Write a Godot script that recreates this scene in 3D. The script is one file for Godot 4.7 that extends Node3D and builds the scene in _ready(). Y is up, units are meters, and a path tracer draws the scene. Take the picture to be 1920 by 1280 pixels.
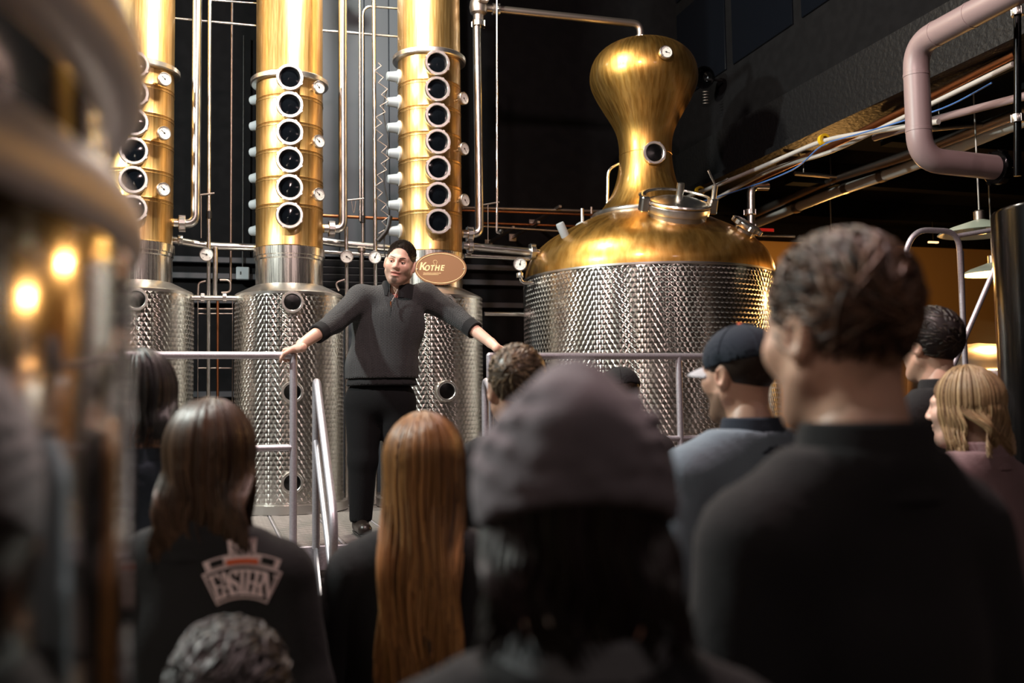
extends Node3D
# A distillery tour: three column stills and a pot still on a steel platform, a presenter at the rail, an audience in front.

const F := 1867.0            # focal length in pixels of the 1920 x 1280 frame
const DECK := 0.755          # height of the steel platform
const ROW := -8.035          # the z of the still axes
const RAILZ := -5.786        # the z of the guard rail
const CEIL := 7.6
var cam: Camera3D
var M := {}
var taken := {}
var rng := RandomNumberGenerator.new()

# ---------------------------------------------------------------- pixels to points
func ray(px: float, py: float) -> Vector3:
	return cam.basis * Vector3((px - 960.0) / F, -(py - 640.0) / F, -1.0)
func PD(px: float, py: float, d: float) -> Vector3:
	return cam.position + ray(px, py) * d
func PZ(px: float, py: float, z: float) -> Vector3:
	var r := ray(px, py)
	return cam.position + r * ((z - cam.position.z) / r.z)
func PX(px: float, py: float, x: float) -> Vector3:
	var r := ray(px, py)
	return cam.position + r * ((x - cam.position.x) / r.x)
func PY(px: float, py: float, y: float) -> Vector3:
	var r := ray(px, py)
	return cam.position + r * ((y - cam.position.y) / r.y)

# ---------------------------------------------------------------- mesh builder
class MB:
	var v := PackedVector3Array()
	var n := PackedVector3Array()
	var uv := PackedVector2Array()
	var c := PackedColorArray()
	var ix := PackedInt32Array()
	var tint := Color(1, 1, 1)
	func pt(p: Vector3, nn: Vector3, t := Vector2.ZERO) -> int:
		v.append(p); n.append(nn); uv.append(t); c.append(tint)
		return v.size() - 1
	func tri(a: int, b: int, d: int) -> void:
		var f := (v[b] - v[a]).cross(v[d] - v[a])
		if f.length_squared() < 1e-18:
			return
		if f.dot(n[a] + n[b] + n[d]) > 0.0:
			ix.append(a); ix.append(d); ix.append(b)
		else:
			ix.append(a); ix.append(b); ix.append(d)
	func quad(a: int, b: int, d: int, e: int) -> void:
		tri(a, b, d); tri(a, d, e)
	func flat(p: Array, nn: Vector3, uvs := []) -> void:
		var s := []
		for i in p.size():
			s.append(pt(p[i], nn, uvs[i] if uvs.size() > i else Vector2.ZERO))
		for i in range(1, p.size() - 1):
			tri(s[0], s[i], s[i + 1])
	func add(o: MB, x: Transform3D) -> MB:
		var base := v.size()
		var nb := x.basis.inverse().transposed()
		for i in o.v.size():
			v.append(x * o.v[i]); n.append((nb * o.n[i]).normalized()); uv.append(o.uv[i]); c.append(o.c[i])
		var flip := x.basis.determinant() < 0.0
		for i in range(0, o.ix.size(), 3):
			ix.append(base + o.ix[i])
			ix.append(base + o.ix[i + (2 if flip else 1)])
			ix.append(base + o.ix[i + (1 if flip else 2)])
		return self
	# profile of (radius, height) points turned about y, listed upwards for an outer face; sharp where it bends more than 32 degrees
	func lathe(prof: Array, seg := 32, x := Transform3D.IDENTITY, uvs := Vector2(1, 1), a0 := 0.0, a1 := TAU) -> MB:
		var m := prof.size()
		var sn := []
		for i in m - 1:
			var d: Vector2 = prof[i + 1] - prof[i]
			sn.append(Vector2(d.y, -d.x).normalized() if d.length() > 1e-9 else Vector2.RIGHT)
		var run := 0.0
		for i in m - 1:
			var p0: Vector2 = prof[i]
			var p1: Vector2 = prof[i + 1]
			var n0: Vector2 = sn[i]
			var n1: Vector2 = sn[i]
			if i > 0 and n0.dot(sn[i - 1]) > 0.85:
				n0 = (n0 + sn[i - 1]).normalized()
			if i < m - 2 and n1.dot(sn[i + 1]) > 0.85:
				n1 = (n1 + sn[i + 1]).normalized()
			var l := (p1 - p0).length()
			var base := v.size()
			for k in seg + 1:
				var a := lerpf(a0, a1, float(k) / seg)
				var ca := cos(a)
				var sa := sin(a)
				pt(x * Vector3(p0.x * sa, p0.y, p0.x * ca), (x.basis * Vector3(n0.x * sa, n0.y, n0.x * ca)).normalized(), Vector2(a / TAU * uvs.x, run * uvs.y))
				pt(x * Vector3(p1.x * sa, p1.y, p1.x * ca), (x.basis * Vector3(n1.x * sa, n1.y, n1.x * ca)).normalized(), Vector2(a / TAU * uvs.x, (run + l) * uvs.y))
			for k in seg:
				var q := base + k * 2
				quad(q, q + 1, q + 3, q + 2)
			run += l
		return self
	func tube(pts: Array, r0: float, r1 := -1.0, sides := 12, caps := true, squash := 1.0) -> MB:
		var m := pts.size()
		if r1 < 0.0:
			r1 = r0
		var t0: Vector3 = (pts[1] - pts[0]).normalized()
		var u := t0.cross(Vector3.UP if absf(t0.y) < 0.9 else Vector3.RIGHT).normalized()
		var run := 0.0
		var base := v.size()
		for i in m:
			var t: Vector3 = (pts[mini(i + 1, m - 1)] - pts[maxi(i - 1, 0)]).normalized()
			u = (u - t * u.dot(t)).normalized()
			var w := t.cross(u)
			var r := lerpf(r0, r1, float(i) / (m - 1))
			if i > 0:
				run += (pts[i] - pts[i - 1]).length()
			for k in sides + 1:
				var a := TAU * k / sides
				var d := u * cos(a) + w * sin(a) * squash
				pt(pts[i] + d * r, d.normalized(), Vector2(float(k) / sides, run))
		for i in m - 1:
			for k in sides:
				var q := base + i * (sides + 1) + k
				quad(q, q + 1, q + sides + 2, q + sides + 1)
		if caps:
			for e in 2:
				var i := 0 if e == 0 else m - 1
				var t: Vector3 = (pts[0] - pts[1]).normalized() if e == 0 else (pts[m - 1] - pts[m - 2]).normalized()
				var p := []
				for k in sides:
					p.append(v[base + i * (sides + 1) + k])
				flat(p, t)
		return self
	# box with chamfered edges
	func box(x: Transform3D, s: Vector3, b := 0.004) -> MB:
		var h := s * 0.5
		b = minf(b, minf(h.x, minf(h.y, h.z)) * 0.6)
		var g := h - Vector3(b, b, b)
		var P := func(sx, sy, sz, ax) -> Vector3:
			return x * Vector3((h.x if ax == 0 else g.x) * sx, (h.y if ax == 1 else g.y) * sy, (h.z if ax == 2 else g.z) * sz)
		for ax in 3:
			for sg in [-1, 1]:
				var nn := Vector3.ZERO
				nn[ax] = sg
				var p := []
				for q in [[-1, -1], [1, -1], [1, 1], [-1, 1]]:
					var e := [0, 0, 0]
					e[ax] = sg; e[(ax + 1) % 3] = q[0]; e[(ax + 2) % 3] = q[1]
					p.append(P.call(e[0], e[1], e[2], ax))
				flat(p, (x.basis * nn).normalized(), [Vector2(0, 0), Vector2(1, 0), Vector2(1, 1), Vector2(0, 1)])
		for ax in 3:
			var b1 := (ax + 1) % 3
			var b2 := (ax + 2) % 3
			for s1 in [-1, 1]:
				for s2 in [-1, 1]:
					var nn := Vector3.ZERO
					nn[b1] = s1; nn[b2] = s2
					var p := []
					for q in [[-1, b1], [1, b1], [1, b2], [-1, b2]]:
						var e := [0, 0, 0]
						e[ax] = q[0]; e[b1] = s1; e[b2] = s2
						p.append(P.call(e[0], e[1], e[2], q[1]))
					flat(p, (x.basis * nn).normalized())
		for sx in [-1, 1]:
			for sy in [-1, 1]:
				for sz in [-1, 1]:
					flat([P.call(sx, sy, sz, 0), P.call(sx, sy, sz, 1), P.call(sx, sy, sz, 2)], (x.basis * Vector3(sx, sy, sz)).normalized())
		return self
	# flat outline in the xy plane, given a depth along z
	func prism(poly: PackedVector2Array, z0: float, z1: float, x: Transform3D) -> MB:
		var t := Geometry2D.triangulate_polygon(poly)
		var clock := Geometry2D.is_polygon_clockwise(poly)
		for e in 2:
			var z := z0 if e == 0 else z1
			var nn := (x.basis * Vector3(0, 0, signf(z - (z1 if e == 0 else z0)))).normalized()
			var base := v.size()
			for p in poly:
				pt(x * Vector3(p.x, p.y, z), nn, p)
			for i in range(0, t.size(), 3):
				tri(base + t[i], base + t[i + 1], base + t[i + 2])
		for i in poly.size():
			var a := poly[i]
			var b := poly[(i + 1) % poly.size()]
			var d := (b - a).normalized()
			var o := Vector2(-d.y, d.x) if clock else Vector2(d.y, -d.x)
			flat([x * Vector3(a.x, a.y, z0), x * Vector3(b.x, b.y, z0), x * Vector3(b.x, b.y, z1), x * Vector3(a.x, a.y, z1)], (x.basis * Vector3(o.x, o.y, 0)).normalized())
		return self
	func ball(p: Vector3, r: Vector3, seg := 16, x := Transform3D.IDENTITY) -> MB:
		var prof := []
		for i in 9:
			var a := -PI / 2 + PI * i / 8.0
			prof.append(Vector2(cos(a), sin(a)))
		return lathe(prof, seg, x * Transform3D(Basis.from_scale(r), p))
	func mesh() -> ArrayMesh:
		var a := []
		a.resize(Mesh.ARRAY_MAX)
		a[Mesh.ARRAY_VERTEX] = v
		a[Mesh.ARRAY_NORMAL] = n
		a[Mesh.ARRAY_TEX_UV] = uv
		a[Mesh.ARRAY_COLOR] = c
		a[Mesh.ARRAY_INDEX] = ix
		var m := ArrayMesh.new()
		m.add_surface_from_arrays(Mesh.PRIMITIVE_TRIANGLES, a)
		return m

# a polyline with its corners rounded to radius r
func bend(p: Array, r: float, n := 6) -> Array:
	var o := [p[0]]
	for i in range(1, p.size() - 1):
		var a: Vector3 = p[i - 1] - p[i]
		var b: Vector3 = p[i + 1] - p[i]
		var q := minf(r, minf(a.length(), b.length()) * 0.48)
		var s: Vector3 = p[i] + a.normalized() * q
		var e: Vector3 = p[i] + b.normalized() * q
		for k in n + 1:
			var t := float(k) / n
			o.append(s.lerp(p[i], t).lerp(p[i].lerp(e, t), t))
	o.append(p[p.size() - 1])
	return o
func at(p: Vector3, y := 0.0) -> Transform3D:
	return Transform3D(Basis(Vector3.UP, y), p)
# a frame whose y axis points along d
func along(p: Vector3, d: Vector3) -> Transform3D:
	var y := d.normalized()
	var x := y.cross(Vector3.BACK if absf(y.z) < 0.9 else Vector3.UP).normalized()
	return Transform3D(Basis(x, y, x.cross(y)), p)

# ---------------------------------------------------------------- objects
func numbered(called: String) -> String:
	var k: int = taken.get(called, 0)
	taken[called] = k + 1
	return called if k == 0 else "%s_%03d" % [called, k]
func tag(o: Node3D, label: String, category: String, group := "") -> Node3D:
	o.set_meta("label", label)
	o.set_meta("category", category)
	if group:
		o.set_meta("group", group)
	return o
func thing(called: String, label: String, category: String, p := Vector3.ZERO, group := "", turn := 0.0) -> Node3D:
	var o := Node3D.new()
	o.name = numbered(called)
	add_child(o)
	o.position = p
	o.rotation.y = turn
	return tag(o, label, category, group)
func obj(called: String, m: Variant, mat: Material, parent: Node3D = null) -> MeshInstance3D:
	var o := MeshInstance3D.new()
	o.name = called if parent else numbered(called)
	o.mesh = m.mesh() if m is MB else m
	o.material_override = mat
	(parent if parent else self).add_child(o, true)
	return o
func struct(called: String, m: Variant, mat: Material) -> MeshInstance3D:
	var o := obj(called, m, mat)
	o.set_meta("kind", "structure")
	return o
# moves a world-space mesh builder so that the thing's node can stand at its base
func off(m: MB, p: Vector3) -> MB:
	return MB.new().add(m, Transform3D(Basis.IDENTITY, -p))

# ---------------------------------------------------------------- materials
func mat(col: Color, rough := 0.5, metal := 0.0) -> StandardMaterial3D:
	var m := StandardMaterial3D.new()
	m.albedo_color = col
	m.roughness = rough
	m.metallic = metal
	return m
func noise_tex(seed_: int, freq: float, ramp: Array, w := 512, h := 512, oct := 4, normal := 0.0) -> NoiseTexture2D:
	var t := NoiseTexture2D.new()
	var n := FastNoiseLite.new()
	n.seed = seed_
	n.frequency = freq
	n.fractal_octaves = oct
	t.noise = n
	t.width = w
	t.height = h
	t.seamless = true
	if normal > 0.0:
		t.as_normal_map = true
		t.bump_strength = normal
	else:
		var g := Gradient.new()
		g.offsets = PackedFloat32Array(ramp.map(func(q): return q[0]))
		g.colors = PackedColorArray(ramp.map(func(q): return q[1]))
		t.color_ramp = g
	return t
func grey(x: float) -> Color:
	return Color(x, x, x)
# circular-brushed steel: overlapping thin discs round a drum; the grain of each runs round its centre
func swirls(R: float, y0: float, y1: float, pitch: float, mid: float, half: float) -> MB:
	var m := MB.new()
	var dv := pitch * 0.86
	var rows := int((y1 - y0) / dv)
	dv = (y1 - y0) / rows
	var rad := pitch * 0.70
	var da := pitch / R
	var K := 14
	for j in rows:
		var y := y0 + dv * (j + 0.5)
		var n := int(half * 2.0 / da)
		for i in n:
			var a := mid - half + da * (i + (0.5 if j % 2 else 0.0))
			for k in K:
				var t := []
				for q in [[0.0, k + 0.5], [1.0, k], [1.0, k + 1.0]]:
					var w: float = TAU * q[1] / K
					var dx: float = cos(w) * rad * q[0]
					var dy: float = clampf(sin(w) * rad * q[0], y0 - y, y1 - y)
					var aa := a + dx / R
					var nn := Vector3(sin(aa), 0, cos(aa))
					# each disc tips a little so that it lies on its left and lower neighbours
					var lift := 0.0012 + dx * 0.022 + dy * 0.022
					t.append(m.pt(nn * (R + lift) + Vector3(0, y + dy, 0), nn, Vector2(q[1] / K, q[0])))
				m.tri(t[0], t[1], t[2])
	return m
# knitted fish-scale relief of a sweater
func knit_tex() -> ImageTexture:
	var S := 128
	var im := Image.create(S, S, false, Image.FORMAT_L8)
	for y in S:
		for x in S:
			var h := 0.0
			for q in [[0, 0], [64, 32], [64, -32], [-64, 32], [-64, -32], [0, 64], [128, 0], [0, 128], [128, 64], [64, 96], [64, 160], [128, 128], [0, -64], [-64, 96]]:
				var d := Vector2((x - q[0]) / 58.0, (y - q[1]) / 30.0)
				h = maxf(h, 1.0 - absf(d.x) - absf(d.y))
			h = sqrt(clampf(h * 1.4, 0.0, 1.0))
			im.set_pixel(x, y, grey(h))
	return ImageTexture.create_from_image(im)
func fabric(col: Color, sheen := 0.35, scale := 9.0) -> StandardMaterial3D:
	var m := mat(col, 0.95)
	m.metallic_specular = 0.25
	m.rim_enabled = true
	m.rim = sheen
	m.rim_tint = 0.6
	m.uv1_triplanar = true
	m.uv1_scale = Vector3(scale, scale, scale)
	m.heightmap_enabled = true
	m.heightmap_texture = M.weave
	m.heightmap_scale = 0.12
	return m
func make_materials() -> void:
	M.weave = noise_tex(5, 0.06, [[0.0, grey(0.0)], [1.0, grey(1.0)]], 256, 256, 3)
	var rough_tex := noise_tex(21, 0.012, [[0.25, grey(0.85)], [0.75, grey(1.0)]], 512, 512, 5)
	# polished brass with vertical streaks of tarnish
	var b := mat(Color(0.93, 0.92, 0.90), 0.45, 1.0)
	b.albedo_texture = noise_tex(2, 0.016, [[0.2, Color(0.74, 0.59, 0.36)], [0.45, Color(0.82, 0.67, 0.44)], [0.62, Color(0.85, 0.71, 0.48)], [0.85, Color(0.77, 0.62, 0.38)]], 512, 512, 5)
	b.roughness_texture = rough_tex
	b.uv1_scale = Vector3(9, 0.3, 1)
	b.clearcoat_enabled = true
	b.clearcoat = 0.35
	b.clearcoat_roughness = 0.14
	M.brass = b
	var cp := b.duplicate()
	cp.albedo_texture = noise_tex(8, 0.014, [[0.2, Color(0.74, 0.56, 0.28)], [0.42, Color(0.81, 0.63, 0.34)], [0.6, Color(0.84, 0.67, 0.38)], [0.85, Color(0.77, 0.59, 0.31)]], 512, 512, 5)
	cp.roughness = 0.43
	cp.uv1_scale = Vector3(9, 0.5, 1)
	M.dome = cp
	var st := mat(Color(0.84, 0.82, 0.80), 0.34, 1.0)
	st.roughness_texture = rough_tex
	st.uv1_scale = Vector3(3, 1, 1)
	M.steel = st
	M.neck = mat(Color(0.88, 0.86, 0.83), 0.3, 1.0)
	M.neck.roughness_texture = noise_tex(31, 0.02, [[0.3, grey(0.7)], [0.7, grey(1.0)]])
	M.neck.uv1_scale = Vector3(8, 0.1, 1)
	M.mirror_steel = mat(Color(0.80, 0.78, 0.75), 0.09, 1.0)
	M.satin = mat(Color(0.90, 0.89, 0.89), 0.5, 0.85)
	M.pipe = mat(Color(0.84, 0.83, 0.81), 0.26, 1.0)
	M.dull_pipe = mat(Color(0.62, 0.58, 0.55), 0.42, 1.0)
	M.copper_pipe = mat(Color(0.62, 0.40, 0.27), 0.4, 1.0)
	var pl := mat(Color(0.90, 0.88, 0.85), 0.23, 1.0)
	pl.anisotropy_enabled = true
	pl.anisotropy = -1.0
	M.perlage = pl
	M.glass = mat(Color(0.035, 0.045, 0.06), 0.06, 0.0)
	M.hole = mat(Color(0.01, 0.01, 0.012), 0.25)
	M.dial = mat(Color(0.86, 0.86, 0.84), 0.5)
	M.ink = mat(Color(0.03, 0.03, 0.03), 0.6)
	var gv := mat(Color(0.74, 0.72, 0.75), 0.45, 0.75)
	gv.albedo_texture = noise_tex(41, 0.03, [[0.3, grey(0.92)], [0.7, grey(1.0)]])
	gv.uv1_triplanar = true
	gv.uv1_scale = Vector3(4, 4, 4)
	M.galv = gv
	var dk := gv.duplicate()
	dk.albedo_color = Color(0.52, 0.5, 0.49)
	dk.roughness = 0.55
	M.deck = dk
	var bl := mat(Color(0.085, 0.085, 0.09), 0.9)
	bl.metallic_specular = 0.12
	bl.albedo_texture = noise_tex(51, 0.02, [[0.3, grey(0.93)], [0.7, grey(1.0)]])
	bl.uv1_triplanar = true
	bl.uv1_world_triplanar = true
	bl.uv1_scale = Vector3(0.6, 0.6, 0.6)
	M.black_wall = bl
	var bm := mat(Color(0.08, 0.08, 0.085), 0.55)
	bm.metallic_specular = 0.3
	bm.heightmap_enabled = true
	bm.heightmap_texture = noise_tex(52, 0.02, [[0.2, grey(0)], [0.8, grey(1)]])
	bm.heightmap_scale = 0.3
	bm.uv1_triplanar = true
	bm.uv1_world_triplanar = true
	bm.uv1_scale = Vector3(1.5, 1.5, 1.5)
	M.beam = bm
	M.panel = mat(Color(0.235, 0.27, 0.31), 0.6)
	M.louver = mat(Color(0.16, 0.17, 0.19), 0.5)
	M.pane = mat(Color(0.045, 0.055, 0.075), 0.12)
	var fl := mat(Color(0.36, 0.31, 0.26), 0.6)
	fl.albedo_texture = noise_tex(61, 0.01, [[0.25, grey(0.62)], [0.75, grey(1.0)]])
	fl.uv1_triplanar = true
	fl.uv1_world_triplanar = true
	fl.uv1_scale = Vector3(0.4, 0.4, 0.4)
	M.floor = fl
	M.ceiling = mat(Color(0.1, 0.1, 0.105), 0.95)
	M.ceiling.metallic_specular = 0.1
	M.warm_wall = mat(Color(0.72, 0.58, 0.38), 0.85)
	M.black_steel = mat(Color(0.10, 0.10, 0.105), 0.18, 0.9)
	M.grey_plastic = mat(Color(0.55, 0.58, 0.60), 0.5)
	M.black_plastic = mat(Color(0.04, 0.04, 0.045), 0.45)
	M.white_pipe = mat(Color(0.68, 0.67, 0.65), 0.5)
	M.duct = mat(Color(0.53, 0.46, 0.46), 0.42)
	M.yellow = mat(Color(0.82, 0.66, 0.1), 0.5)
	M.blue_wire = mat(Color(0.25, 0.42, 0.68), 0.5)
	M.red_handle = mat(Color(0.7, 0.10, 0.08), 0.45)
	M.plate = mat(Color(0.52, 0.37, 0.25), 0.5, 0.3)
	M.plate_light = mat(Color(0.95, 0.83, 0.62), 0.4, 0.2)
	M.skin = mat(Color(1, 1, 1), 0.5)
	M.skin.vertex_color_use_as_albedo = true
	M.skin.subsurf_scatter_enabled = true
	M.skin.subsurf_scatter_strength = 0.1
	M.hair = mat(Color(1, 1, 1), 0.42)
	M.hair.vertex_color_use_as_albedo = true
	M.hair.metallic_specular = 0.4
	M.eye = mat(Color(0.80, 0.77, 0.74), 0.2)
	M.iris = mat(Color(0.12, 0.09, 0.07), 0.2)
	var kn := mat(Color(0.24, 0.24, 0.245), 0.85)
	kn.uv1_triplanar = true
	kn.uv1_scale = Vector3(44, 52, 44)
	kn.heightmap_enabled = true
	kn.heightmap_texture = knit_tex()
	kn.heightmap_scale = 0.55
	kn.rim_enabled = true
	kn.rim = 0.5
	kn.metallic_specular = 0.3
	M.knit = kn
	M.rib = fabric(Color(0.14, 0.14, 0.145))
	M.jeans = fabric(Color(0.075, 0.075, 0.08), 0.05)
	M.leather = mat(Color(0.12, 0.09, 0.075), 0.35)
	M.black_cloth = fabric(Color(0.145, 0.145, 0.15), 0.15)
	M.navy_cloth = fabric(Color(0.16, 0.185, 0.22), 0.3)
	M.blue_cloth = fabric(Color(0.40, 0.45, 0.49), 0.4)
	M.grey_cloth = fabric(Color(0.36, 0.37, 0.38), 0.4)
	M.pale_cloth = fabric(Color(0.62, 0.63, 0.65), 0.2)
	M.mauve_cloth = fabric(Color(0.46, 0.38, 0.39), 0.35, 14.0)
	M.wool = fabric(Color(0.40, 0.38, 0.40), 0.6, 12.0)
	M.white_cloth = fabric(Color(0.82, 0.82, 0.80), 0.2)
	M.print = mat(Color(0.90, 0.82, 0.82), 0.8)
	M.print_dark = mat(Color(0.07, 0.07, 0.075), 0.8)
	M.print_orange = mat(Color(0.85, 0.38, 0.20), 0.8)
	M.shade = mat(Color(0.70, 0.74, 0.68), 0.4)
	M.shade.backlight_enabled = false
	M.tread = mat(Color(0.40, 0.39, 0.38), 0.5, 0.6)
func glow(col: Color, e: float) -> StandardMaterial3D:
	var m := mat(col, 0.6)
	m.emission_enabled = true
	m.emission = col
	m.emission_energy_multiplier = e
	return m

# ================================================================ the place
func _ready() -> void:
	rng.seed = 7
	# ---- camera
	cam = Camera3D.new()
	cam.name = "camera"
	cam.fov = rad_to_deg(2.0 * atan(640.0 / F))
	cam.position = Vector3(0, 1.5, 0)
	cam.rotation_degrees = Vector3(3.98, -16.5, -0.8)
	cam.near = 0.05
	cam.far = 60.0
	add_child(cam)
	var lens := CameraAttributesPhysical.new()
	lens.frustum_focal_length = 35.0
	lens.exposure_aperture = 2.3
	lens.frustum_focus_distance = 6.3
	cam.attributes = lens
	# ---- surroundings and exposure
	var e := Environment.new()
	e.background_mode = Environment.BG_COLOR
	e.background_color = Color.BLACK
	e.tonemap_mode = Environment.TONE_MAPPER_LINEAR
	e.tonemap_exposure = 1.2
	e.sdfgi_enabled = true
	e.ssao_enabled = true
	e.ssil_enabled = true
	var we := WorldEnvironment.new()
	we.name = "surroundings"
	we.environment = e
	add_child(we)
	make_materials()
	# ---- the lamps of the hall
	high_bay(Vector3(0.85, 5.8, -6.8), Color(1.0, 0.97, 0.90), 15.0, "hall lamp hung above the presenter between two brass columns")
	high_bay(Vector3(0.5, 5.6, -2.8), Color(1.0, 0.87, 0.85), 17.0, "hall lamp hung above the audience")
	high_bay(Vector3(-3.4, 5.2, -5.2), Color(0.97, 1.0, 0.97), 38.0, "hall lamp hung left of the column stills")
	high_bay(Vector3(-1.4, 5.8, 2.4), Color(1.0, 0.90, 0.86), 2.5, "hall lamp hung behind the audience")
	high_bay(Vector3(3.4, 5.8, 1.6), Color(1.0, 0.88, 0.86), 2.5, "hall lamp hung behind the audience near the black bulkhead")
	wall_light()
	room()
	platform()
	for i in 3:
		column_still(i)
	pot_still()
	near_tank()
	dark_tank()
	pipes_by_columns()
	pipes_by_pot()
	overhead()
	side_room()
	people()

func high_bay(p: Vector3, col: Color, energy: float, label: String) -> void:
	var t := thing("high_bay_lamp", label, "lamp", p, "high bay lamps of the hall")
	obj("shade", MB.new().lathe([Vector2(0.24, 0.10), Vector2(0.25, 0.105), Vector2(0.2, 0.2), Vector2(0.09, 0.3), Vector2(0.07, 0.42), Vector2(0.0, 0.43)], 32), M.black_plastic, t)
	obj("bulb", MB.new().ball(Vector3.ZERO, Vector3(0.13, 0.13, 0.13), 24), glow(col, energy * 0.5), t)
	obj("stem", MB.new().tube([Vector3(0, 0.42, 0), Vector3(0, CEIL - p.y, 0)], 0.012), M.black_plastic, t)
	var l := OmniLight3D.new()
	l.name = "light"
	l.light_color = col
	l.light_energy = energy
	l.light_size = 0.12
	l.omni_range = 40.0
	l.omni_attenuation = 2.0
	l.shadow_enabled = true
	t.add_child(l)

func wall_light() -> void:
	var p := PD(662, -75, 8.75)
	var t := thing("wall_lamp", "small lamp high on the blue-grey wall panel between two columns", "lamp", p)
	obj("housing", MB.new().box(at(Vector3(0, 0.05, 0)), Vector3(0.16, 0.08, 0.12), 0.01), M.black_plastic, t)
	obj("bracket", MB.new().box(at(Vector3(0, 0.06, -0.2)), Vector3(0.05, 0.05, 0.32), 0.005), M.black_plastic, t)
	obj("diffuser", MB.new().box(at(Vector3(0, 0.003, 0)), Vector3(0.13, 0.012, 0.09), 0.003), glow(Color(0.92, 0.96, 1.0), 5.0), t)
	var l := SpotLight3D.new()
	l.name = "light"
	l.light_color = Color(0.92, 0.96, 1.0)
	l.light_energy = 0.8
	l.light_size = 0.06
	l.spot_angle = 80.0
	l.spot_angle_attenuation = 0.6
	l.spot_range = 20.0
	l.spot_attenuation = 2.0
	l.shadow_enabled = true
	l.rotation_degrees = Vector3(-90, 0, 0)
	l.position = Vector3(0, -0.01, 0)
	t.add_child(l)

func room() -> void:
	var B := func(lo: Vector3, hi: Vector3) -> MB:
		return MB.new().box(at((lo + hi) * 0.5), hi - lo, 0.0001)
	struct("floor", B.call(Vector3(-6, -0.2, -15), Vector3(13, 0, 5)), M.floor)
	struct("ceiling", B.call(Vector3(-6, CEIL, -15), Vector3(13, CEIL + 0.2, 5)), M.ceiling)
	struct("wall_left", B.call(Vector3(-6.2, 0, -15), Vector3(-6, CEIL, 5)), M.black_wall)
	struct("wall_front", B.call(Vector3(-6, 0, 5), Vector3(13, CEIL, 5.2)), M.black_wall)
	struct("wall_back", B.call(Vector3(-6, 0, -10.4), Vector3(5.9, CEIL, -10.2)), M.black_wall)
	struct("wall_right", B.call(Vector3(13, 0, -15), Vector3(13.2, CEIL, 5)), M.black_wall)
	# blue-grey cladding behind the gap between two columns
	var a := PZ(588, 200, -9.6).x
	var b := PZ(775, 200, -9.6).x
	var w := (b - a) / 4.0
	var t := thing("wall_cladding", "blue-grey metal wall panels lit between two brass columns", "wall panel", Vector3((a + b) / 2, 0, -9.6))
	for i in 4:
		obj("panel", MB.new().box(at(Vector3(-(b - a) / 2 + w * (i + 0.5), 4.95, 0)), Vector3(w - 0.006, 3.9, 0.03), 0.004), M.panel, t)
		obj("panel", MB.new().box(at(Vector3(-(b - a) / 2 + w * (i + 0.5), 1.2, 0)), Vector3(w - 0.006, 2.4, 0.03), 0.004), M.panel, t)
	for i in 8:
		obj("louver", MB.new().box(Transform3D(Basis(Vector3.RIGHT, 0.6), Vector3(0, 2.45 + i * 0.07, 0.02)), Vector3(b - a, 0.07, 0.008), 0.002), M.louver, t)
	obj("batten", MB.new().box(at(Vector3(-(b - a) / 2 + 0.01, 3.8, -0.03)), Vector3(0.04, 7.6, 0.05), 0.004), M.louver, t)
	obj("batten", MB.new().box(at(Vector3((b - a) / 2 - 0.01, 3.8, -0.03)), Vector3(0.04, 7.6, 0.05), 0.004), M.louver, t)
	# ledge rails on the back wall
	for q in [[-5.0, 5.8, 2.62], [-5.0, 5.8, 2.86], [-5.0, 5.8, 3.02], [-5.0, 5.8, 1.7]]:
		var r := obj("wall_rail", off(MB.new().box(at(Vector3((q[0] + q[1]) / 2, q[2], -10.16)), Vector3(q[1] - q[0], 0.06, 0.08), 0.006), Vector3.ZERO), M.louver)
		tag(r, {2.62: "lowest of three close dark rails on the black back wall", 2.86: "middle of three close dark rails on the black back wall", 3.02: "highest of three close dark rails on the black back wall", 1.7: "single low dark rail on the black back wall"}[q[2]], "rail", "rails on the back wall")
	# bulkhead over the opening on the right: wall, deep beam, ledge, dark window panes
	struct("trim_1", B.call(Vector3(5.05, 4.35, -10.4), Vector3(5.25, CEIL, 5)), M.black_wall)
	struct("trim_2", B.call(Vector3(5.0, 3.92, -10.4), Vector3(5.35, 4.38, 5)), M.beam)
	struct("trim_3", B.call(Vector3(4.93, 3.86, -10.4), Vector3(5.4, 3.915, 5)), M.beam)
	for k in 2:
		for i in 5:
			var z := -9.6 + i * 1.25
			var y := 5.0 + k * 1.15
			var wn := obj("window_%d" % (k * 5 + i + 1), MB.new().box(at(Vector3(5.04, y + 0.5, z)), Vector3(0.02, 1.0, 1.1), 0.004), M.pane)
			wn.set_meta("kind", "structure")

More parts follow.
